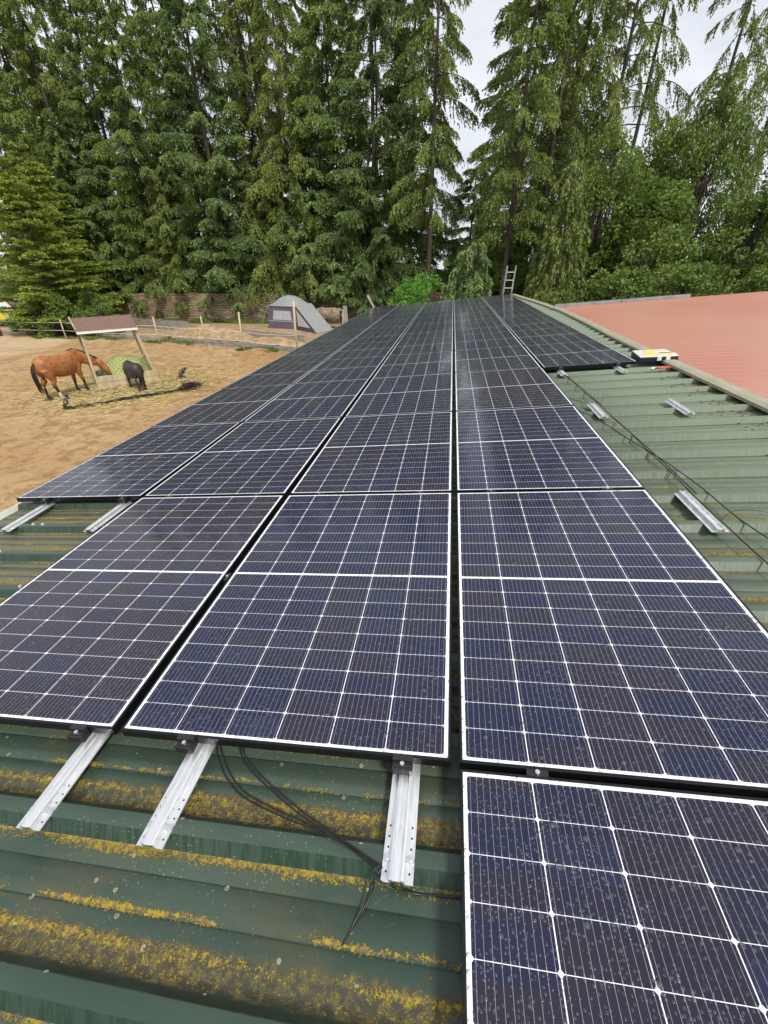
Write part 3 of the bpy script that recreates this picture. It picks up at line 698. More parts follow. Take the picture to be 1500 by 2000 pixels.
# black net dragged round the feeder
def ragged(pts, r, n_, seed, name, label, cat):
    rr = random.Random(seed); bm = bmesh.new(); sp = spline([P3(*p) for p in pts], 10)
    for k in range(n_):
        i = rr.randrange(len(sp) - 3); a = sp[i]; loc = [a + Vector((rr.gauss(0, r), rr.gauss(0, r), abs(rr.gauss(0, r * .45)) + .02)) for _ in range(1)]
        b_ = sp[min(len(sp) - 1, i + rr.randrange(2, 7))] + Vector((rr.gauss(0, r), rr.gauss(0, r), abs(rr.gauss(0, r * .4)) + .02)); mid = (loc[0] + b_) / 2 + Vector((rr.gauss(0, r), rr.gauss(0, r), abs(rr.gauss(0, r)) * .6))
        tube(bm, spline([loc[0], mid, b_], 4), rr.uniform(.006, .012), 4)
    tube(bm, sp, .014, 5)
    return tag(bmobj(name, bm, M_NETB), label, cat)
ragged([(-16.9, 15.6, .05), (-15.6, 14.3, .06), (-14.85, 13.3, .05), (-14.2, 13.75, .06), (-13.4, 14.5, .08), (-12.6, 15.25, .1), (-11.9, 15.95, .12), (-11.25, 16.75, .12)], .05, 120, 3, 'black_net', 'long dark net lying crumpled on the sand in front of the feeder', 'net')
ragged([(-11.75, 16.3, .1), (-11.4, 16.55, .2), (-11.1, 16.85, .12)], .13, 110, 4, 'net_pile', 'bunched black net heap at the right end of the long net', 'net')
ragged([(-14.1, 20.7, .1), (-13.5, 19.3, .1), (-13.0, 18.5, .06)], .08, 34, 6, 'rope_tangle', 'small dark rope tangle lying to the right of the feeder', 'rope')
# hay wisps around feeder
rr = np.random.default_rng(9); V = []; F = []
for i in range(9000):
    a = rr.uniform(0, 6.28); r_ = abs(rr.normal(0, 1.7)) + .3; x = -14.4 + math.cos(a) * r_ * 1.1; y = 16.9 + math.sin(a) * r_ * 1.15; L_ = rr.uniform(.05, .16); th = rr.uniform(0, 6.28); z = GZ + .06 + rr.uniform(0, .05)
    dx, dy = math.cos(th) * L_, math.sin(th) * L_; wx, wy = -math.sin(th) * .008, math.cos(th) * .008; b0 = len(V)
    V += [(x - dx - wx, y - dy - wy, z), (x + dx - wx, y + dy - wy, z + rr.uniform(-.01, .02)), (x + dx + wx, y + dy + wy, z + .01), (x - dx + wx, y - dy + wy, z + .01)]; F.append((b0, b0 + 1, b0 + 2, b0 + 3))
tag(npmesh('loose_hay', V, F, simple('loose_hay_straw', (.56, .45, .21), .9, 0, .3, 30, 0)), 'loose trampled hay scattered on the sand around the feeder', 'hay', kind='stuff')

# ------------------------------------------------------------------ horse and pony
def loft(bm, rings, n=16):
    """rings: (center, axis direction, half width, half height)"""
    R_ = []
    for c, d, a, b_ in rings:
        c = Vector(c); d = Vector(d).normalized(); x = Vector((0, 0, 1)).cross(d)
        if x.length < .15: x = Vector((0, 1, 0))
        x.normalize(); y = d.cross(x)
        R_.append([bm.verts.new(c + x * (math.cos(2 * math.pi * k / n) * a) + y * (math.sin(2 * math.pi * k / n) * b_)) for k in range(n)])
    for p, q_ in zip(R_, R_[1:]):
        for k in range(n): bm.faces.new((p[k], p[(k + 1) % n], q_[(k + 1) % n], q_[k]))
    bm.faces.new(R_[0][::-1]); bm.faces.new(R_[-1])
def chain(bm, pts, n=14, k=1.0):
    rings = []
    for i, (p, r) in enumerate(pts):
        a = Vector(pts[max(i - 1, 0)][0]); b_ = Vector(pts[min(i + 1, len(pts) - 1)][0]); rr_ = tuple(q_ * k for q_ in r) if isinstance(r, tuple) else (r * k, r * k)
        rings.append((p, b_ - a, rr_[0], rr_[1]))
    loft(bm, rings, n)
def horse(name, s, label, cat, mat, mane_mat, loc, rz, head, fat=1.0, shag=0.0, legs=None):
    root = tag(empty(name, loc, rz), label, cat); root.scale = (s, s, s * 1.1)
    bm = bmesh.new(); f = fat
    T = [(-.98, 1.20, .08, .12), (-.92, 1.21, .17, .20), (-.78, 1.20, .265, .29), (-.60, 1.19, .295, .315), (-.38, 1.16, .28, .30), (-.10, 1.12, .31, .325), (.15, 1.115, .315, .335), (.38, 1.14, .29, .345), (.56, 1.17, .25, .34), (.72, 1.15, .21, .28), (.84, 1.12, .13, .18)]
    loft(bm, [((x, 0, z - .05), (1, 0, 0), a * f * 1.12, b_ * 1.16 * (1 + (f - 1) * .6)) for x, z, a, b_ in T])
    chain(bm, head['neck']); chain(bm, head['head'])
    bmesh.ops.create_icosphere(bm, subdivisions=2, radius=.13, matrix=Matrix.Translation(head['neck'][-1][0]))
    for e in head['ears']: chain(bm, e, 8)
    for sy in (-1, 1):
        lg = legs or {}
        h = lg.get('hind%+d' % sy, 0); g_ = lg.get('fore%+d' % sy, 0)
        y = .155 * sy * f
        chain(bm, [((-.66, y * .8, 1.22), .12), ((-.70, y, 1.05), (.13, .22)), ((-.64, y * 1.1, .86), (.105, .17)), ((-.68 + h * .4, y * 1.05, .70), (.075, .105)), ((-.80 + h * .7, y, .53), (.052, .075)), ((-.79 + h * .8, y, .44), (.045, .055)), ((-.775 + h, y, .25), (.036, .038)), ((-.765 + h, y, .15), (.045, .048)), ((-.735 + h, y, .085), (.042, .045)), ((-.71 + h, y, .055), (.058, .062)), ((-.70 + h, y, .0), (.068, .075))], k=1.2)
        chain(bm, [((.50, y * .8, 1.15), .13), ((.56, y, .98), (.10, .155)), ((.55 + g_ * .2, y, .80), (.085, .11)), ((.555 + g_ * .5, y, .63), (.062, .07)), ((.565 + g_ * .8, y, .46), (.052, .056)), ((.56 + g_, y, .38), (.040, .044)), ((.56 + g_, y, .24), (.034, .037)), ((.565 + g_, y, .15), (.044, .046)), ((.60 + g_, y, .085), (.04, .044)), ((.615 + g_, y, .055), (.056, .06)), ((.625 + g_, y, .0), (.066, .072))], k=1.2)
    me = bpy.data.meshes.new('body_tmp'); bmesh.ops.recalc_face_normals(bm, faces=bm.faces); bm.to_mesh(me); bm.free()
    tmp = bpy.data.objects.new('body_tmp', me); COL.objects.link(tmp)
    rm = tmp.modifiers.new('r', 'REMESH'); rm.mode = 'VOXEL'; rm.voxel_size = .021
    sm = tmp.modifiers.new('s', 'SMOOTH'); sm.factor = .55; sm.iterations = 5
    dg = bpy.context.evaluated_depsgraph_get(); me2 = bpy.data.meshes.new_from_object(tmp.evaluated_get(dg)); bpy.data.objects.remove(tmp)
    me2.name = 'body'; me2.materials.clear(); me2.materials.append(mat)
    for p in me2.polygons: p.use_smooth = True
    link(bpy.data.objects.new('body', me2), root)
    rr = random.Random(int(s * 100))
    # tail: many hanging strands
    bm = bmesh.new()
    for k in range(70):
        a = rr.uniform(-1, 1); b_ = rr.uniform(0, 1); L_ = rr.uniform(.75, 1.02)
        p0 = (-.96 + rr.uniform(-.02, .02), a * .03, 1.30 - b_ * .06); w_ = .10 + shag * .06
        tube(bm, spline([p0, (-1.05 - b_ * .03, a * w_ * .5, 1.18), (-1.09 - rr.uniform(0, .05), a * w_, .9), (-1.05 - rr.uniform(0, .05), a * w_ * 1.1 + .02, 1.30 - L_)], 3), [.012] * 4 + [.016] * 3 + [.012, .008, .003], 4)
    bmobj('tail', bm, mane_mat, root, smooth=True)
    bm = bmesh.new(); nk = [Vector(p) for p, r in head['neck']]; nr = [r[1] if isinstance(r, tuple) else r for p, r in head['neck']]
    sp = spline(nk, 8)
    for k in range(90):
        i = rr.randrange(2, len(sp) - 1); t_ = i / (len(sp) - 1) * (len(nr) - 1); rad = nr[int(t_)] * (1 - t_ % 1) + nr[min(int(t_) + 1, len(nr) - 1)] * (t_ % 1)
        d = (sp[min(i + 1, len(sp) - 1)] - sp[i - 1]).normalized(); side = Vector((0, 0, 1)).cross(d).normalized(); up = d.cross(side)
        if up.z < 0: up = -up; side = -side
        a = sp[i] + up * rad * .97; L_ = rr.uniform(.10, .2) * (1 + shag)
        sgn = head.get('side', -1)
        tube(bm, [a, a + up * .02 + side * sgn * .05, a + side * sgn * (.08 + rr.uniform(0, .05)) - up * L_], [.012, .012, .004], 4)
    bmobj('mane', bm, mane_mat, root, smooth=True)
    bm = bmesh.new()
    for e in head['eyes']: bmesh.ops.create_icosphere(bm, subdivisions=2, radius=.02, matrix=Matrix.Translation(e))
    bmobj('eye', bm, M_DARKG, root)
    return root
def mat_coat(name, body, dark, points, white=None, muzzle=True):
    m, t, b = newmat(name); P = coords(t, 'Object'); x, y, z = sep(t, P); n = noise(t, P, 5, 4, .6); n2 = noise(t, P, 30, 3, .6)
    c = mixc(t, n.step(.35, .7), body, dark)
    leg = (z + (n - .5) * .12).step(.62, .40)
    c = mixc(t, leg, c, points)
    if white:
        wl = x.lt(-.3) * y.lt(0) * (z + (n - .5) * .05).lt(.27)
        c = mixc(t, wl, c, white)
    c = mixc(t, z.lt(.05), c, (.05, .04, .03))
    t.links.new(c, b.inputs['Base Color']); b.inputs['Roughness'].default_value = .5; bump(t, b, n2, .3, .01); return m
HB = mat_coat('bay_coat', (.37, .145, .042), (.20, .075, .024), (.035, .02, .014), (.62, .55, .48))
HP = mat_coat('dark_coat', (.020, .015, .013), (.055, .041, .034), (.028, .022, .02))
M_HAIR = simple('black_hair', (.014, .011, .010), .55, 0, .3, 20, .2, .01)
M_HAIRP = simple('dark_brown_hair', (.022, .017, .015), .6, 0, .3, 20, .2, .01)
HH = dict(neck=[((.50, 0, 1.22), (.21, .29)), ((.78, -.03, 1.26), (.17, .27)), ((1.02, -.12, 1.17), (.135, .22)), ((1.22, -.24, 1.06), (.12, .19)), ((1.36, -.35, .98), (.11, .15))],
          head=[((1.31, -.31, 1.04), (.09, .12)), ((1.42, -.41, .93), (.105, .155)), ((1.50, -.49, .79), (.095, .14)), ((1.56, -.56, .63), (.075, .10)), ((1.59, -.60, .50), (.068, .08)), ((1.60, -.62, .43), (.05, .055))],
          ears=[[((1.33, -.27, 1.07), .03), ((1.34, -.25, 1.13), .028), ((1.35, -.24, 1.19), .008)], [((1.40, -.35, 1.07), .03), ((1.43, -.36, 1.13), .028), ((1.45, -.37, 1.18), .008)]],
          eyes=[(1.40, -.51, .88), (1.53, -.40, .88)], side=-1)
horse('horse', 1.07, 'bay horse with black tail and one white hind sock, eating from the hay feeder', 'horse', HB, M_HAIR, (-16.2, 15.15, GZ + .03), R(84), HH, 1.0, 0, {'hind-1': .22, 'hind+1': -.04, 'fore-1': .10, 'fore+1': -.06})
PH = dict(neck=[((.50, 0, 1.20), (.22, .28)), ((.74, 0, 1.24), (.19, .25)), ((.96, 0, 1.18), (.15, .21)), ((1.12, .02, 1.08), (.13, .17))],
          head=[((1.10, .02, 1.12), (.10, .12)), ((1.20, .03, 1.02), (.11, .15)), ((1.28, .04, .88), (.10, .13)), ((1.33, .05, .75), (.08, .09)), ((1.35, .05, .68), (.055, .06))],
          ears=[[((1.09, -.07, 1.18), .035), ((1.09, -.08, 1.25), .03), ((1.10, -.08, 1.31), .01)], [((1.09, .11, 1.18), .035), ((1.09, .12, 1.25), .03), ((1.10, .12, 1.31), .01)]],
          eyes=[(1.24, -.08, .98), (1.24, .15, .98)], side=-1)
horse('pony', .72, 'small shaggy black pony seen from behind, eating at the feeder', 'pony', HP, M_HAIRP, (-13.85, 16.35, GZ + .03), R(146), PH, 1.25, .9, {'hind-1': .05, 'hind+1': -.06, 'fore-1': -.04, 'fore+1': .06})

# ------------------------------------------------------------------ wire fence
fn = tag(empty('electric_fence', (0, 0, 0)), 'wire fence of thin pale wooden posts and white ropes around the paddock', 'fence')
POSTS = [(-36.0, 30.45, 1.7, .13), (-29.1, 29.4, 1.5, .05), (-20.4, 28.0, 1.85, .055), (-16.2, 26.9, 2.05, .055), (-13.0, 25.7, 2.4, .06), (-8.95, 24.35, 3.1, .07)]
for i, (x, y, h, r) in enumerate(POSTS):
    bm = bmesh.new(); tube(bm, [P3(x, y, -.05), P3(x - .02 * h, y, h * .5), P3(x + random.uniform(-.06, .04), y, h)], [r * 1.05, r, r * .9], 8)
    o = bmobj('post', bm, M_BARK if i == 0 else M_WOODL, fn, smooth=True)
for z in (.75, 1.3):
    for (x0, y0, h0, r0), (x1, y1, h1, r1) in zip(POSTS, POSTS[1:]):
        bm = bmesh.new(); a, b_ = P3(x0, y0 - r0, z), P3(x1, y1 - r1, z); m_ = (a + b_) / 2 - Vector((0, 0, .06)); tube(bm, spline([a, m_, b_], 5), .013, 5); bmobj('rope', bm, M_ROPE, fn)
    bm = bmesh.new(); tube(bm, [P3(-60, 34, z), P3(-36, 30.4, z)], .013, 5); bmobj('rope', bm, M_ROPE, fn)
# ------------------------------------------------------------------ long grey boards behind the fence
def kick(p0, p1, h, label, nseg=3, lean=.0):
    root = tag(empty('board_barrier', (p0[0], p0[1], GZ)), label, 'barrier'); a0 = Vector((0, 0, 0)); a1 = Vector((p1[0] - p0[0], p1[1] - p0[1], 0))
    for k in range(nseg):
        a = a0.lerp(a1, k / nseg); b_ = a0.lerp(a1, (k + 1) / nseg - .006); bm = bmesh.new()
        for z in (.22 * h, .70 * h): beam(bm, a + Vector((0, 0, z)), b_ + Vector((0, 0, z + random.uniform(-.03, .03))), .05, h * .44)
        bmobj('board', bm, M_WOODG, root)
        bm = bmesh.new(); beam(bm, a + Vector((0, .08, 0)), a + Vector((0, .08, h)), .09, .09, (1, 0, 0)); bmobj('stake', bm, M_WOODG, root)
kick((-29.0, 37.3), (-22.5, 35.4), .85, 'grey plank barrier behind the hay feeder, leftmost of the plank barriers', 2)
kick((-22.4, 35.4), (-10.3, 30.0), .55, 'long grey plank barrier in front of the tent and wall', 4)
kick((-20.2, 29.6), (-9.2, 26.0), .38, 'low grey plank kerb at the foot of the sand heaps', 4)
kick((-27.8, 31.2), (-20.9, 29.6), .32, 'narrow grey plank kerb behind the feeder posts', 3)
# ------------------------------------------------------------------ stone wall
bm = bmesh.new(); WP = [(-46, 41.0), (-35.2, 41.8), (-22.2, 42.6), (-8.1, 43.4), (3.5, 44.3)]; rows = []
for (x0, y0), (x1, y1) in zip(WP, WP[1:]):
    n_ = int((x1 - x0) / .5)
    for k in range(n_ + (1 if (x1, y1) == WP[-1] else 0)):
        t_ = k / n_; x = x0 + (x1 - x0) * t_; y = y0 + (y1 - y0) * t_; h = 2.52 + .10 * mn.noise(Vector((x * .6, 0, 0)))
        rows.append([bm.verts.new(p) for p in ((x, y, GZ - .1), (x, y + .03 + .03 * mn.noise(Vector((x, 5, 0))), GZ + h * .5), (x, y + .06, GZ + h), (x, y + .5, GZ + h + .02), (x, y + .55, GZ - .1))])
for a, b_ in zip(rows, rows[1:]):
    for i in range(4): bm.faces.new((a[i], b_[i], b_[i + 1], a[i + 1]))
bm.faces.new(rows[0][::-1]); bm.faces.new(rows[-1])
tag(bmobj('stone_wall', bm, M_STONE), 'long brown dry stone wall running below the trees', 'wall')

# ------------------------------------------------------------------ tent
tn = tag(empty('tent', (-16.3, 37.9, GZ), R(-20)), 'tall mauve and grey awning tent standing before the stone wall', 'tent')
W_, D_ = 3.35, 2.6
def quad(bm, pts, mi=0): bm.faces.new([bm.verts.new(p) for p in pts]).material_index = mi
b0 = [(0, 0), (W_, 0), (W_, D_), (0, D_)]; t0 = [(.22, .18), (W_ - .15, .18), (W_ - .15, D_ - .15), (.22, D_ - .15)]; HW = 1.78
bm = bmesh.new()
bmesh_v = [bm.verts.new((x, y, .0)) for x, y in b0] + [bm.verts.new((x, y, HW)) for x, y in t0]
for i in range(4): bm.faces.new((bmesh_v[i], bmesh_v[(i + 1) % 4], bmesh_v[4 + (i + 1) % 4], bmesh_v[4 + i]))
bm.faces.new(bmesh_v[3::-1]); bmobj('wall', bm, M_TENTP, tn)
bm = bmesh.new(); n_ = 8; G_ = {}
for j in range(n_ + 1):
    for i in range(n_ + 1):
        a, c = i / n_, j / n_; x = t0[0][0] - .05 + (t0[1][0] - t0[0][0] + .1) * a; y = t0[0][1] - .05 + (t0[2][1] - t0[0][1] + .1) * c
        z = HW + .02 + .80 * (1 - abs(2 * a - 1) ** 2.4) * (1 - abs(2 * c - 1) ** 2.4); G_[i, j] = bm.verts.new((x, y, z))
for j in range(n_):
    for i in range(n_): bm.faces.new((G_[i, j], G_[i + 1, j], G_[i + 1, j + 1], G_[i, j + 1]))
bmobj('dome_roof', bm, M_TENTG, tn, smooth=True)
def slant(z, off=0): return .18 * z / HW - off
def on_front(x, z, off=.02): return (x, slant(z) - off, z)
bm = bmesh.new(); quad(bm, [on_front(.62, .72), on_front(2.75, .72), on_front(2.62, 1.45), on_front(.72, 1.45)]); ow = bmobj('window', bm, M_TENTW, tn); sl = ow.modifiers.new('s', 'SOLIDIFY'); sl.thickness = .015
bm = bmesh.new(); quad(bm, [on_front(.05, .60, .015), on_front(3.28, .60, .015), on_front(3.28, .66, .015), on_front(.05, .66, .015)]); quad(bm, [on_front(2.95, .68, .015), on_front(3.28, .68, .015), on_front(3.12, 1.76, .015), on_front(2.88, 1.76, .015)]); bmobj('trim', bm, simple('tent_trim', (.42, .38, .42), .7, 0, .1, 4, 0), tn)
for x in (-.15, W_ + .1):
    bm = bmesh.new(); beam(bm, (x - (.5 if x < 0 else 0), -.35, 0), (x + .35 * (1 if x < 0 else -1), .15, HW + .05), .035, .035); bmobj('pole', bm, M_TENTG, tn)
# porch at the right
bm = bmesh.new(); A_, B_, C_, D2, E2 = (W_ - .15, .1, 1.95), (W_ - .05, D_ - .3, 1.95), (W_ + 2.9, -1.2, .05), (W_ + 3.1, .9, .05), (W_ + .0, 0, 0)
quad(bm, [A_, C_, D2, B_]); quad(bm, [B_, D2, (W_, D_, 0)]); o = bmobj('porch', bm, M_TENTG, tn); o.modifiers.new('s', 'SOLIDIFY').thickness = .03
bm = bmesh.new(); quad(bm, [(W_ - .15, .08, 1.9), (W_ + .02, 0, 0), (W_ + 2.85, -1.2, 0.02)]); o = bmobj('porch_side', bm, M_TENTP, tn); o.modifiers.new('s', 'SOLIDIFY').thickness = .02
bm = bmesh.new(); quad(bm, [(W_ + .12, -.10, 1.55), (W_ + .22, -.16, .35), (W_ + 2.05, -.93, .35)]); o = bmobj('porch_window', bm, simple('tent_white', (.62, .63, .62), .6, 0, .1, 4, 0), tn); o.modifiers.new('s', 'SOLIDIFY').thickness = .02
# ------------------------------------------------------------------ blanket on trestle, posts, plank
tr = tag(empty('blanket_rack', (-10.4, 38.3, GZ), R(-10)), 'brown blanket draped over a wooden trestle between tent and barn roof', 'blanket rack')
for i, x in enumerate((-1.0, 1.1)):
    for sy in (-1, 1):
        bm = bmesh.new(); beam(bm, (x, .45 * sy, 0), (x, 0, 1.5), .09, .09, (1, 0, 0)); bmobj('leg', bm, M_WOODL, tr)
bm = bmesh.new(); beam(bm, (-1.25, 0, 1.45), (1.3, 0, 1.45), .1, .1); bmobj('top_rail', bm, M_WOODL, tr)
bm = bmesh.new(); nx, nc = 22, 14; G_ = {}
for i in range(nx + 1):
    for j in range(nc + 1):
        x = -1.35 + 2.2 * i / nx; a = math.pi * (-.08 + 1.16 * j / nc); n0 = mn.noise(Vector((x * 2.2, a * 1.3, 0)))
        G_[i, j] = bm.verts.new((x + n0 * .06, math.cos(a) * (.42 + .1 * n0), 1.0 + math.sin(a) * .62 + .12 * mn.noise(Vector((x * 3, a * 2, 4))) - (.35 if j in (0, nc) else 0)))
for i in range(nx):
    for j in range(nc): bm.faces.new((G_[i, j], G_[i + 1, j], G_[i + 1, j + 1], G_[i, j + 1]))
o = bmobj('blanket', bm, M_BLANK, tr, smooth=True); o.modifiers.new('s', 'SOLIDIFY').thickness = .05
for x, y, h, lab in ((-8.75, 36.6, 1.9, 'weathered grey board standing beside the blanket rack'), (-6.9, 34.6, 1.5, 'pale grey stake just left of the panel edge behind the barn')):
    bm = bmesh.new(); beam(bm, P3(x, y, 0), P3(x - .08, y, h), .34, .08, (0, 1, 0)); tag(bmobj('grey_stake', bm, M_TENTG, bevel=.01), lab, 'stake')
bm = bmesh.new(); beam(bm, Vector((-3.0, 20.6, -1.6)), Vector((-3.95, 20.4, .10)), .09, .04, (0, 1, 0)); beam(bm, Vector((-3.0, 20.6, GZ)), Vector((-3.0, 20.6, -1.55)), .1, .1, (1, 0, 0))
tag(bmobj('leaning_plank', bm, M_WOODL), 'pale plank leaning at the far left corner of the panels', 'plank')
# terracotta brick stacks far behind the barn
for i, (x, h, lab) in enumerate(((-.55, 1.98, 'lower terracotta brick stack at the left, seen over the far panels'), (.75, 2.22, 'taller terracotta brick stack at the right, seen over the far panels'))):
    bm = bmesh.new(); nb = int(h / .2)
    for kz in range(nb):
        for kx in range(5):
            x0 = x - .6 + kx * .25 + random.uniform(-.01, .01); box(bm, x0, x0 + .238, 45.3, 46.2, GZ + kz * .205, GZ + kz * .205 + .195)
    tag(bmobj('brick_stack', bm, M_TERRA, bevel=.01), lab, 'bricks', 'terracotta brick stacks')
# ------------------------------------------------------------------ green plastic sheet and van at the left edge
gs = empty('plastic_tub', (-38.1, 33.9, GZ), R(20)); tag(gs, 'bright green plastic tub tipped over beyond the fence', 'tub')
bm = bmesh.new(); rings = []
for r, z in ((.30, 0), (.34, .3), (.40, .7), (.46, 1.15), (.49, 1.2), (.44, 1.19), (.38, .7), (.28, .05)):
    rings.append([bm.verts.new((math.cos(2 * math.pi * k / 20) * r, math.sin(2 * math.pi * k / 20) * r, z)) for k in range(20)])
for a, b_ in zip(rings, rings[1:]):
    for k in range(20): bm.faces.new((a[k], a[(k + 1) % 20], b_[(k + 1) % 20], b_[k]))
bm.faces.new(rings[0][::-1]); bm.faces.new(rings[-1])
o = bmobj('bucket_wall', bm, M_GREENP, gs, smooth=True); o.rotation_euler = (R(-8), R(28), 0); o.location = (-.3, 0, .12)
vn = tag(empty('delivery_van', (-44.9, 38.1, GZ), R(-4)), 'yellow and white van parked on the lane at the far left edge', 'van')
bm = bmesh.new()
PV = [(-2.6, .45), (-2.62, 1.15), (-2.35, 2.15), (1.2, 2.2), (1.95, 1.35), (2.7, 1.15), (2.75, .5)]
def side_prism(bm, P, y0, y1):
    a = [bm.verts.new((x, y0, z)) for x, z in P]; b_ = [bm.verts.new((x, y1, z)) for x, z in P]; n_ = len(P)
    for i in range(n_): bm.faces.new((a[i], a[(i + 1) % n_], b_[(i + 1) % n_], b_[i]))
    bm.faces.new(a[::-1]); bm.faces.new(b_)
side_prism(bm, PV, -.95, .95); bmobj('body', bm, M_WHITE, vn, bevel=.08)
bm = bmesh.new(); box(bm, -2.66, 2.79, -.985, .985, .62, 1.12); bmobj('stripe', bm, M_YEL, vn, bevel=.02)
bm = bmesh.new(); box(bm, -2.7, 2.83, -.99, .99, .35, .60); bmobj('bumper', bm, M_TYRE, vn, bevel=.03)
for y in (-.975, .955):
    for x0, x1 in ((-2.1, -.6), (-.45, .6), (.75, 1.5)):
        bm = bmesh.new(); box(bm, x0, x1, y, y + .02, 1.35, 1.95 if x1 < 1 else 1.7); bmobj('window', bm, M_DARKG, vn)
for x in (-1.7, 1.75):
    for y in (-.9, .9):
        bm = bmesh.new(); bmesh.ops.create_cone(bm, cap_ends=True, segments=24, radius1=.36, radius2=.36, depth=.22, matrix=Matrix.Translation((x, y, .36)) @ Matrix.Rotation(R(90), 4, 'X'))
        wl = bmobj('wheel', bm, M_TYRE, vn); bm = bmesh.new(); bmesh.ops.create_cone(bm, cap_ends=True, segments=18, radius1=.2, radius2=.2, depth=.24, matrix=Matrix.Translation((x, y, .36)) @ Matrix.Rotation(R(90), 4, 'X')); bmobj('hub', bm, M_ALU, wl)
for y in (-.75, .75):
    bm = bmesh.new(); box(bm, 2.76, 2.82, y - .15, y + .15, .72, .92); bmobj('headlight', bm, M_CLEAR, vn)

# ------------------------------------------------------------------ trees
def leaf_quads(P, D, L, Wd, rng, droop=0.0):
    """P (n,3) base, D (n,3) direction, L (n,), Wd (n,) -> V,F of kite-shaped quads"""
    n = len(P); D = D / (np.linalg.norm(D, axis=1, keepdims=True) + 1e-9)
    r = rng.normal(size=(n, 3)); side = np.cross(D, r); side /= (np.linalg.norm(side, axis=1, keepdims=True) + 1e-9)
    L = L[:, None]; Wd = Wd[:, None]; nrm = np.cross(D, side)
    a = P; b = P + D * L * .45 + side * Wd; c = P + D * L; d = P + D * L * .45 - side * Wd + nrm * Wd * .6
    V = np.stack([a, b, c, d], 1).reshape(-1, 3); F = np.arange(4 * n).reshape(-1, 4); return V, F
def trunk_mesh(name, H, r0, limbs, mat, parent, rng, lean=(0, 0), twist=.25, n=9):
    bm = bmesh.new(); k = 14; pts = []
    for i in range(k + 1):
        t = i / k; pts.append((lean[0] * t + twist * mn.noise(Vector((t * 3, H, 0))) * t, lean[1] * t + twist * mn.noise(Vector((t * 3, 0, H))) * t, H * t))
    rads = [max(.02, r0 * (1 - .93 * (i / k) ** .85) * (1.25 if i == 0 else 1)) for i in range(k + 1)]; tube(bm, pts, rads, n)
    for P in limbs:
        if len(P[0]) >= 2: tube(bm, P[0], P[1], 4, cap=False)
    return bmobj(name, bm, mat, parent)
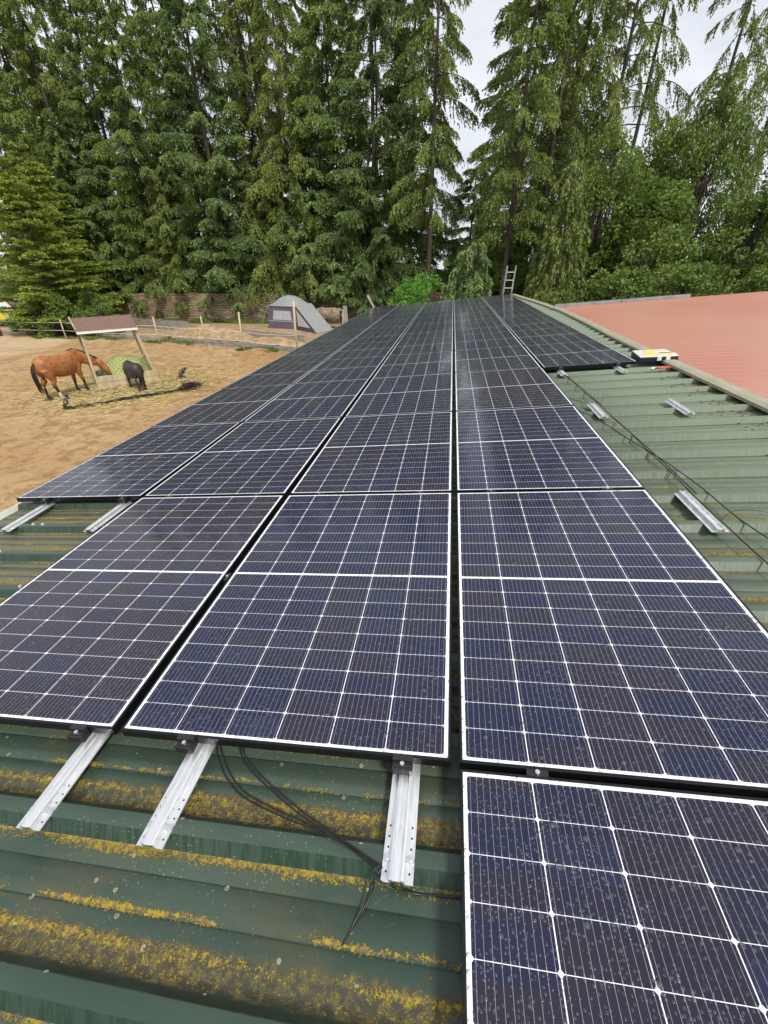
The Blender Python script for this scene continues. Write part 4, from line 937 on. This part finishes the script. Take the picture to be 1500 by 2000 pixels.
def conifer(H, zlo, rmax, seed, mat, shape=.85, dens=1.0, hang=.55, sparse=0.0, up=.12, leafL=.34, leafW=.055, r0=.26, tw=9.0, top=.25, gapz=1.0, lat_=.34, layer=0.0):
    """builds a conifer; returns its Empty (at the base). zlo: height of first live branch"""
    rng = np.random.default_rng(seed); root = empty('spruce_tree'); TT = []
    limbs = []; P_, D_, L_, W_ = [], [], [], []; z = zlo
    while z < H - .3:
        t = (z - zlo) / (H - zlo); R_ = rmax * ((1 - t) ** shape) * (1 if t > .08 else .75 + 3 * t)
        R_ = R_ * (1 - top) + top * rmax * (1 - t)
        nb = max(3, int(round((5.5 if R_ > 1 else 4) * dens)))
        az0 = rng.uniform(0, 6.28)
        for b in range(nb):
            if rng.random() < sparse: continue
            az = az0 + b * 6.283 / nb + rng.normal(0, .25); L = R_ * rng.uniform(.55, 1.18)
            if L < .25: continue
            s = np.linspace(0, 1, 7); zz = z + rng.normal(0, .12) + L * (up * s * 2 * (1 - .4 * s) - hang * .55 * s ** 2.2 + .10 * s ** 4)
            x = np.cos(az) * L * s; y = np.sin(az) * L * s
            wob = rng.normal(0, .05 * L, size=(2,)); x = x + wob[0] * s ** 2; y = y + wob[1] * s ** 2
            B = np.stack([x, y, zz], 1)
            limbs.append(([tuple(p) for p in B], [max(.010, .028 * L / 3 * (1 - .8 * q_) + .008) for q_ in s]))
            nt_ = int(L * tw * (.75 if sparse else 1)); 
            if nt_ < 3: nt_ = 3
            tt = rng.uniform(.22 if L > 1.2 else .05, 1.0, nt_) ** .8
            idx = tt * 6; i0 = np.minimum(idx.astype(int), 5); fr = (idx - i0)[:, None]; base = B[i0] * (1 - fr) + B[i0 + 1] * fr
            out = np.array([math.cos(az), math.sin(az), 0]); lat = np.array([-math.sin(az), math.cos(az), 0]); sg = np.where(rng.random(nt_) < .5, -1, 1)[:, None]
            tl = (.28 + lat_ * L * (1 - tt * .75) * .8) * rng.uniform(.6, 1.3, nt_)
            hg = hang * rng.uniform(.5, 1.6, nt_)[:, None]
            dr = lat * sg * rng.uniform(.35, 1.1, nt_)[:, None] * (1 - hang * .35) + out * rng.uniform(.25, .9, nt_)[:, None] + np.array([0, 0, -1]) * hg
            if layer: dr[:, 2] *= (1 - layer)
            dr /= np.linalg.norm(dr, axis=1, keepdims=True)
            # leaflets along each twig
            m = 9; bt = rng.beta(1.6, 1.6)
            for q_ in range(m):
                f = (q_ + rng.uniform(0, 1, nt_)) / m
                sag = np.zeros((nt_, 3)); sag[:, 2] = -hang * .5 * (f ** 2) * tl * (1 - layer)
                P_.append(base + dr * (tl * f)[:, None] + sag)
                dd = dr + rng.normal(0, .42, (nt_, 3)) + np.array([0, 0, -.25 * hang]); D_.append(dd); TT.append(np.clip(bt * .75 + rng.uniform(0, .3, nt_), 0, 1)); L_.append(leafL * rng.uniform(.55, 1.15, nt_)); W_.append(leafW * rng.uniform(.7, 1.4, nt_))
        z += gapz * rng.uniform(.28, .52) * (.8 + .04 * min(H, 25)) * (1 + sparse * .4) / max(.6, dens)
    P_ = np.concatenate(P_); D_ = np.concatenate(D_); L_ = np.concatenate(L_); W_ = np.concatenate(W_)
    V, F = leaf_quads(P_, D_, L_, W_, rng)
    # dead lower branches
    dl = []
    zz = .8
    while zz < zlo:
        az = rng.uniform(0, 6.28); L = rng.uniform(.6, 2.2); dl.append(([(0, 0, zz), (math.cos(az) * L * .5, math.sin(az) * L * .5, zz + .1), (math.cos(az) * L, math.sin(az) * L, zz - .15 * L)], [.022, .014, .006])); zz += rng.uniform(.12, .4)
    trunk_mesh('trunk', H, r0, limbs + dl, M_BARK, root, rng)
    npmesh('crown', V, F, mat, root, tint=np.concatenate(TT))
    return root
def broad(H, R_, seed, mat, zlo=.4, nclump=90, leaf=.16, per=190, r0=.14, name='broadleaf_tree', flat=.8, fill=.35):
    rng = np.random.default_rng(seed); root = empty(name); limbs = []; TT = []; Ps, Ds, Ls, Ws = [], [], [], []
    for c in range(nclump):
        t = rng.uniform(0, 1) ** .85; z = zlo + (H - zlo) * t * rng.uniform(.9, 1.12); rad = R_ * rng.uniform(.75, 1.25) * (1 - abs(t * 1.5 - .55) ** 2.2 * .55) * (1 if t < .85 else (1.02 - t) * 5 + .2); a = rng.uniform(0, 6.28); rr_ = rad * math.sqrt(rng.uniform(fill, 1))
        cx, cy = math.cos(a) * rr_, math.sin(a) * rr_; cr_ = rng.uniform(.18, .75) * R_ * .42
        z0 = max(.2, z - rr_ * .9); limbs.append(([(0, 0, z0 * .7), (cx * .5, cy * .5, (z0 + z) * .5), (cx, cy, z)], [.045, .028, .01]))
        n_ = int(per * (cr_ / (.2 * R_)) ** 1.5); TT.append(np.clip(rng.beta(1.3, 1.3) * .7 + rng.uniform(0, .35, n_), 0, 1))
        d = rng.normal(size=(n_, 3)); d /= np.linalg.norm(d, axis=1, keepdims=True); rr2 = cr_ * rng.uniform(.35, 1.08, n_) ** .6
        p = d * rr2[:, None] * np.array([1, 1, flat]) + np.array([cx, cy, z]); Ps.append(p); dd = d * .8 + rng.normal(0, .5, (n_, 3)) + np.array([0, 0, -.25]); Ds.append(dd); Ls.append(leaf * rng.uniform(.6, 1.3, n_)); Ws.append(leaf * .34 * rng.uniform(.7, 1.3, n_))
    P_ = np.concatenate(Ps); V, F = leaf_quads(P_, np.concatenate(Ds), np.concatenate(Ls), np.concatenate(Ws), rng)
    trunk_mesh('trunk', H * .85, r0, limbs, M_BARK, root, rng); npmesh('crown', V, F, mat, root, tint=np.concatenate(TT)); return root

def put(proto, used, x, y, rz, sc, label, cat, group, z=0, tilt=0):
    o = proto if id(proto) not in used else copy_tree(proto); used.add(id(proto))
    o.location = (x, y, GZ + z); o.rotation_euler = (R(tilt), 0, rz); o.scale = (sc, sc, sc * random.uniform(.97, 1.03)); return tag(o, label, cat, group)
USED = set()
KW = dict(leafL=.30, leafW=.046, gapz=1.75, tw=25, lat_=.42)
D1 = conifer(36, 2.4, 5.9, 1, M_SPR, shape=.5, hang=.6, dens=.95, r0=.30, **KW); D2 = conifer(37, 2.7, 5.5, 2, M_SPRY, shape=.55, hang=.8, dens=.95, r0=.29, **KW)
D3 = conifer(35, 2.3, 6.2, 3, M_SPRB, shape=.52, hang=.5, dens=.95, r0=.30, **KW); D4 = conifer(36, 3.0, 5.4, 4, M_SPRY, shape=.55, hang=1.0, sparse=.08, r0=.27, **KW)
KT = dict(leafL=.29, leafW=.042, gapz=1.5, tw=22, lat_=.38)
T1 = conifer(36, 9.5, 4.0, 5, M_SPR, shape=.5, hang=1.0, sparse=.18, dens=.95, r0=.27, **KT); T2 = conifer(35, 8.0, 4.8, 6, M_SPRY, shape=.42, hang=1.25, sparse=.15, dens=.95, r0=.25, **KT)
T3 = conifer(36, 8.5, 4.2, 7, M_SPR, shape=.48, hang=.85, sparse=.15, dens=1.0, r0=.27, **KT)
TS = conifer(33, 8.0, 4.4, 17, M_SPRY, shape=.45, hang=1.2, sparse=.34, dens=.9, r0=.24, leafL=.27, leafW=.038, gapz=1.5, tw=17, lat_=.36)
random.seed(21)
# front row behind the wall, left to right
FRONT = [(-45.5, 45.5, D3), (-41.2, 46.8, D1), (-37.2, 45.0, D2), (-33.4, 46.5, D3), (-29.6, 45.2, D1), (-26.2, 47.0, D4), (-22.8, 45.3, D3), (-19.0, 46.8, D2), (-15.4, 45.2, D4), (-11.6, 46.2, D1), (-7.6, 45.4, D3), (-4.4, 47.0, D2)]
for i, (x, y, p) in enumerate(FRONT):
    nm = {id(D1): 'dense dark green spruce', id(D2): 'hanging green spruce', id(D3): 'bluish green spruce', id(D4): 'yellowish drooping spruce'}[id(p)]
    put(p, USED, x, y, random.uniform(0, 6.28), random.uniform(.82, 1.02), f'{nm}, {ORD[i] if i else "first"} from the left in the front row behind the stone wall', 'tree', 'spruces in the front row behind the stone wall')
BACK = [(-52, 55, T3), (-47, 53, D1), (-42.5, 54.5, T1), (-38, 53, D2), (-33.5, 55, T3), (-29, 53.5, T1), (-24.5, 55, T2), (-20.6, 53.2, T1), (-16.8, 54.6, T3), (-12.8, 53.4, T1), (-8.8, 54.5, T2)]
for i, (x, y, p) in enumerate(BACK):
    put(p, USED, x, y, random.uniform(0, 6.28), random.uniform(.9, 1.08), f'tall {"bare-stemmed " if p in (T1, T2, T3) else ""}spruce, {ORD[i] if i else "first"} from the left in the back row showing between the front spruces', 'tree', 'tall spruces in the back row')
# behind the barn and red roof
RT = [(T1, -2.3, 42.0, .92, 'tall spruce with long bare trunk and rusty dead twigs above the long dark gap'), (T3, 4.0, 39.0, .86, 'tall spruce rising right behind the ladder'), (D1, 5.6, 50.5, 1.0, 'tall dense spruce further back behind the ladder'), (D4, 9.4, 49.5, 1.0, 'dense drooping spruce filling the gap behind the weeping spruce'),
      (T2, 6.9, 43.0, 1.0, 'tall drooping spruce behind the pale weeping one'), (TS, 10.8, 42.0, 1.0, 'leaning looking thin trunked spruce above the left end of the red roof'),
      (TS, 13.6, 45.5, 1.02, 'airy hanging spruce above the leafy trees, second from the right'), (TS, 18.4, 43.5, .95, 'sparse spruce rising above the leafy trees at the right'), (TS, 23.5, 46.5, 1.08, 'sparse hanging spruce at the top right corner')]
for p, x, y, sc, lab in RT:
    put(p, USED, x, y, random.uniform(0, 6.28), sc, lab, 'tree', 'tall spruces behind the barn')
W1 = conifer(10.6, 1.9, 2.5, 12, M_SPRY, shape=.55, hang=1.5, sparse=.1, leafW=.05, r0=.17)
put(W1, USED, 6.9, 33.2, .4, 1.0, 'pale yellow green weeping spruce just right of the ladder', 'tree', None)
W2 = conifer(7.2, 1.6, 3.0, 13, M_SPRB, shape=.5, hang=1.1, sparse=.05, r0=.15)
put(W2, USED, 1.2, 34.6, 1.4, .95, 'low spreading spruce hanging over the far end of the panels', 'tree', None)
M1 = conifer(17, 1.9, 4.8, 41, M_SPRB, shape=.5, hang=.45, dens=1.0, leafL=.25, leafW=.042, r0=.22, tw=24, gapz=1.5, lat_=.42)
M2 = conifer(15, 1.8, 4.6, 42, M_SPRY, shape=.48, hang=.8, dens=1.0, leafL=.25, leafW=.042, r0=.2, tw=24, gapz=1.5, lat_=.42)
for i, (p, x, y, sc, lab) in enumerate([(M1, -36.0, 44.6, .95, 'bushy mid height spruce behind the layered conifer at the left'), (M2, -27.4, 44.7, .9, 'bushy mid height spruce above the middle of the visible wall'), (M1, -21.2, 44.8, .85, 'bushy spruce overhanging the wall left of the tent'), (M1, -13.2, 45.2, 1.05, 'bushy pale spruce directly above the blanket rack'), (M2, -17.4, 45.4, .95, 'bushy spruce directly above the tent'), (M1, -8.4, 44.6, .78, 'bushy spruce leaning over the wall right of the blanket rack'), (M2, -31.6, 45.0, .85, 'bushy yellowish spruce at the left end of the visible wall')]):
    put(p, USED, x, y, random.uniform(0, 6.28), sc, lab, 'tree', 'bushy mid height spruces along the wall')
W3 = copy_tree(W2); W3.location = (-7.1, 43.9, GZ); W3.rotation_euler = (0, 0, 2.2); W3.scale = (1.1, .8, 1.05); tag(W3, 'low hanging spruce growing over the stone wall right of the tent', 'tree')
L1 = conifer(13.0, .9, 5.2, 14, M_LIME, shape=.75, hang=.22, up=.10, layer=.75, dens=1.15, leafL=.26, leafW=.05, tw=15, r0=.2)
put(L1, USED, -32.8, 33.6, .8, .95, 'light green conifer with flat layered boughs at the left edge, nearest the paddock', 'tree', None)
L2 = copy_tree(L1); L2.location = (-37.0, 40.0, GZ); L2.rotation_euler = (0, 0, 2.9); L2.scale = (1.05, 1.05, 1.1); tag(L2, 'second light green layered conifer behind the nearest one at the left edge', 'tree')
B1 = broad(9.8, 3.1, 31, M_BROAD, nclump=110, leaf=.20, per=150, fill=.12); B2 = broad(8.6, 2.8, 32, M_BROAD, nclump=90, leaf=.20, per=150, fill=.12)
put(M1, USED, 1.3, 46.5, 2.0, .80, 'bushy spruce filling the gap beneath the open sky left of the ladder', 'tree', None)
BT = [(B1, 9.6, 35.5, 1.0, 'leafy tree at the left end of the leafy row behind the red roof'), (B2, 12.6, 34.0, 1.15, 'second leafy tree from the left behind the red roof'), (B1, 15.6, 36.0, 1.12, 'third leafy tree from the left behind the red roof'), (B2, 18.8, 34.2, 1.05, 'fourth leafy tree from the left behind the red roof'), (B1, 21.8, 36.5, 1.1, 'rightmost leafy tree behind the red roof'), (B1, 13.8, 39.5, 1.15, 'darker leafy tree set back behind the leafy row'), (B2, 4.6, 44.5, .9, 'leafy tree in the shade between the spruce trunks')]
for i, (p, x, y, sc, lab) in enumerate(BT):
    o = put(p, USED, x, y, random.uniform(0, 6.28), sc, lab, 'tree', 'leafy trees behind the red roof'); k = (.78, 1.0, .72, .95, .8, .9, 1)[i]; o.scale = (sc * k, sc * k, sc * (1.12, .86, 1.18, .92, 1.12, 1.05, 1)[i])
B3 = broad(4.4, 2.0, 33, M_BRIGHT, nclump=60, leaf=.13, per=130, name='laurel_bush', r0=.06, zlo=.3)
o = put(B3, USED, -2.0, 28.4, .3, .86, 'bright green bush showing over the far end of the panels', 'bush', None); o.scale = (1.15, 1.0, .84)
SB = [(9.6, 27.5, 1.0, 'low bright bush just behind the grey flashing, left of centre'), (13.0, 28.0, 1.05, 'bright bush behind the red roof at centre right'), (17.2, 28.5, .98, 'bright bush behind the red roof near the right edge'), (6.6, 30.0, .75, 'small bush behind the corner of green and red roofs')]
B4 = broad(4.2, 2.0, 35, M_BROAD, nclump=60, leaf=.16, per=110, name='bush', r0=.06, zlo=.3)
for x, y, sc, lab in SB: put(B4, USED, x, y, random.uniform(0, 6.28), sc, lab, 'bush', 'bright bushes behind the red roof')
S1 = broad(2.2, 1.3, 34, M_BROAD, nclump=40, leaf=.12, per=110, name='shrub', r0=.05, zlo=.1)
for x, y, sx, lab in ((-31.2, 31.4, 1.35, 'dark green shrub at the fence below the layered conifer'), (-33.6, 32.2, 1.2, 'shrub at the foot of the layered conifer near the green tub'), (-27.6, 31.8, 1.0, 'shrub behind the roof of the hay feeder'), (-29.0, 33.2, 1.3, 'taller shrub between layered conifer and plank barrier')):
    put(S1, USED, x, y, random.uniform(0, 6.28), sx, lab, 'shrub', 'shrubs along the fence')
# far wood closing the view behind the rows
rng = np.random.default_rng(77); P_ = []
n_ = 26000; xs = rng.uniform(-95, 70, n_); 
ys = 66 + rng.uniform(0, 10, n_); hgt = 5.2 + 2.2 * np.sin(xs * .35) + 1.5 * np.sin(xs * .9 + 1); zs = GZ + rng.uniform(0, 1, n_) ** .8 * hgt
V, F = leaf_quads(np.stack([xs, ys, zs], 1), rng.normal(size=(n_, 3)) + np.array([0, 0, -.4]), rng.uniform(.8, 1.8, n_), rng.uniform(.25, .5, n_), rng)
tag(npmesh('far_wood', V, F, M_SPR, tint=rng.beta(2, 2, len(F))), 'dark mass of distant wood seen low between the trunks', 'wood', kind='stuff')
# grass tufts: foot of the wall, verge, behind the barn
def grass(name, pts, label, h=.28, seed=1):
    rng = np.random.default_rng(seed); P = np.array(pts); n = len(P); D = rng.normal(0, .35, (n, 3)); D[:, 2] = 1
    V, F = leaf_quads(P, D, h * rng.uniform(.5, 1.3, n), .012 + .02 * rng.uniform(0, 1, n), rng); return tag(npmesh(name, V, F, M_GRASS, tint=rng.beta(2, 2, len(F))), label, 'grass', kind='stuff')
pts = []
for i in range(26000):
    x = rng.uniform(-46, -3); y = 41.2 + x * .02 + .9 - abs(rng.normal(0, .7)) + (x + 40) * .02
    if mn.noise(Vector((x * .35, y * .5, 0))) > -.18: pts.append((x, y, GZ + .02))
grass('grass', pts, 'green grass and weeds along the foot of the stone wall', .36, 2)
pts = []
for i in range(14000):
    x = rng.uniform(-34, -8); y = fence_y(x) + abs(rng.normal(.3, .8))
    if mn.noise(Vector((x * .45, y * .6, 7))) > .12: pts.append((x, float(y), GZ + .06))
grass('weeds', pts, 'patchy weeds growing under the wire fence', .24, 3)
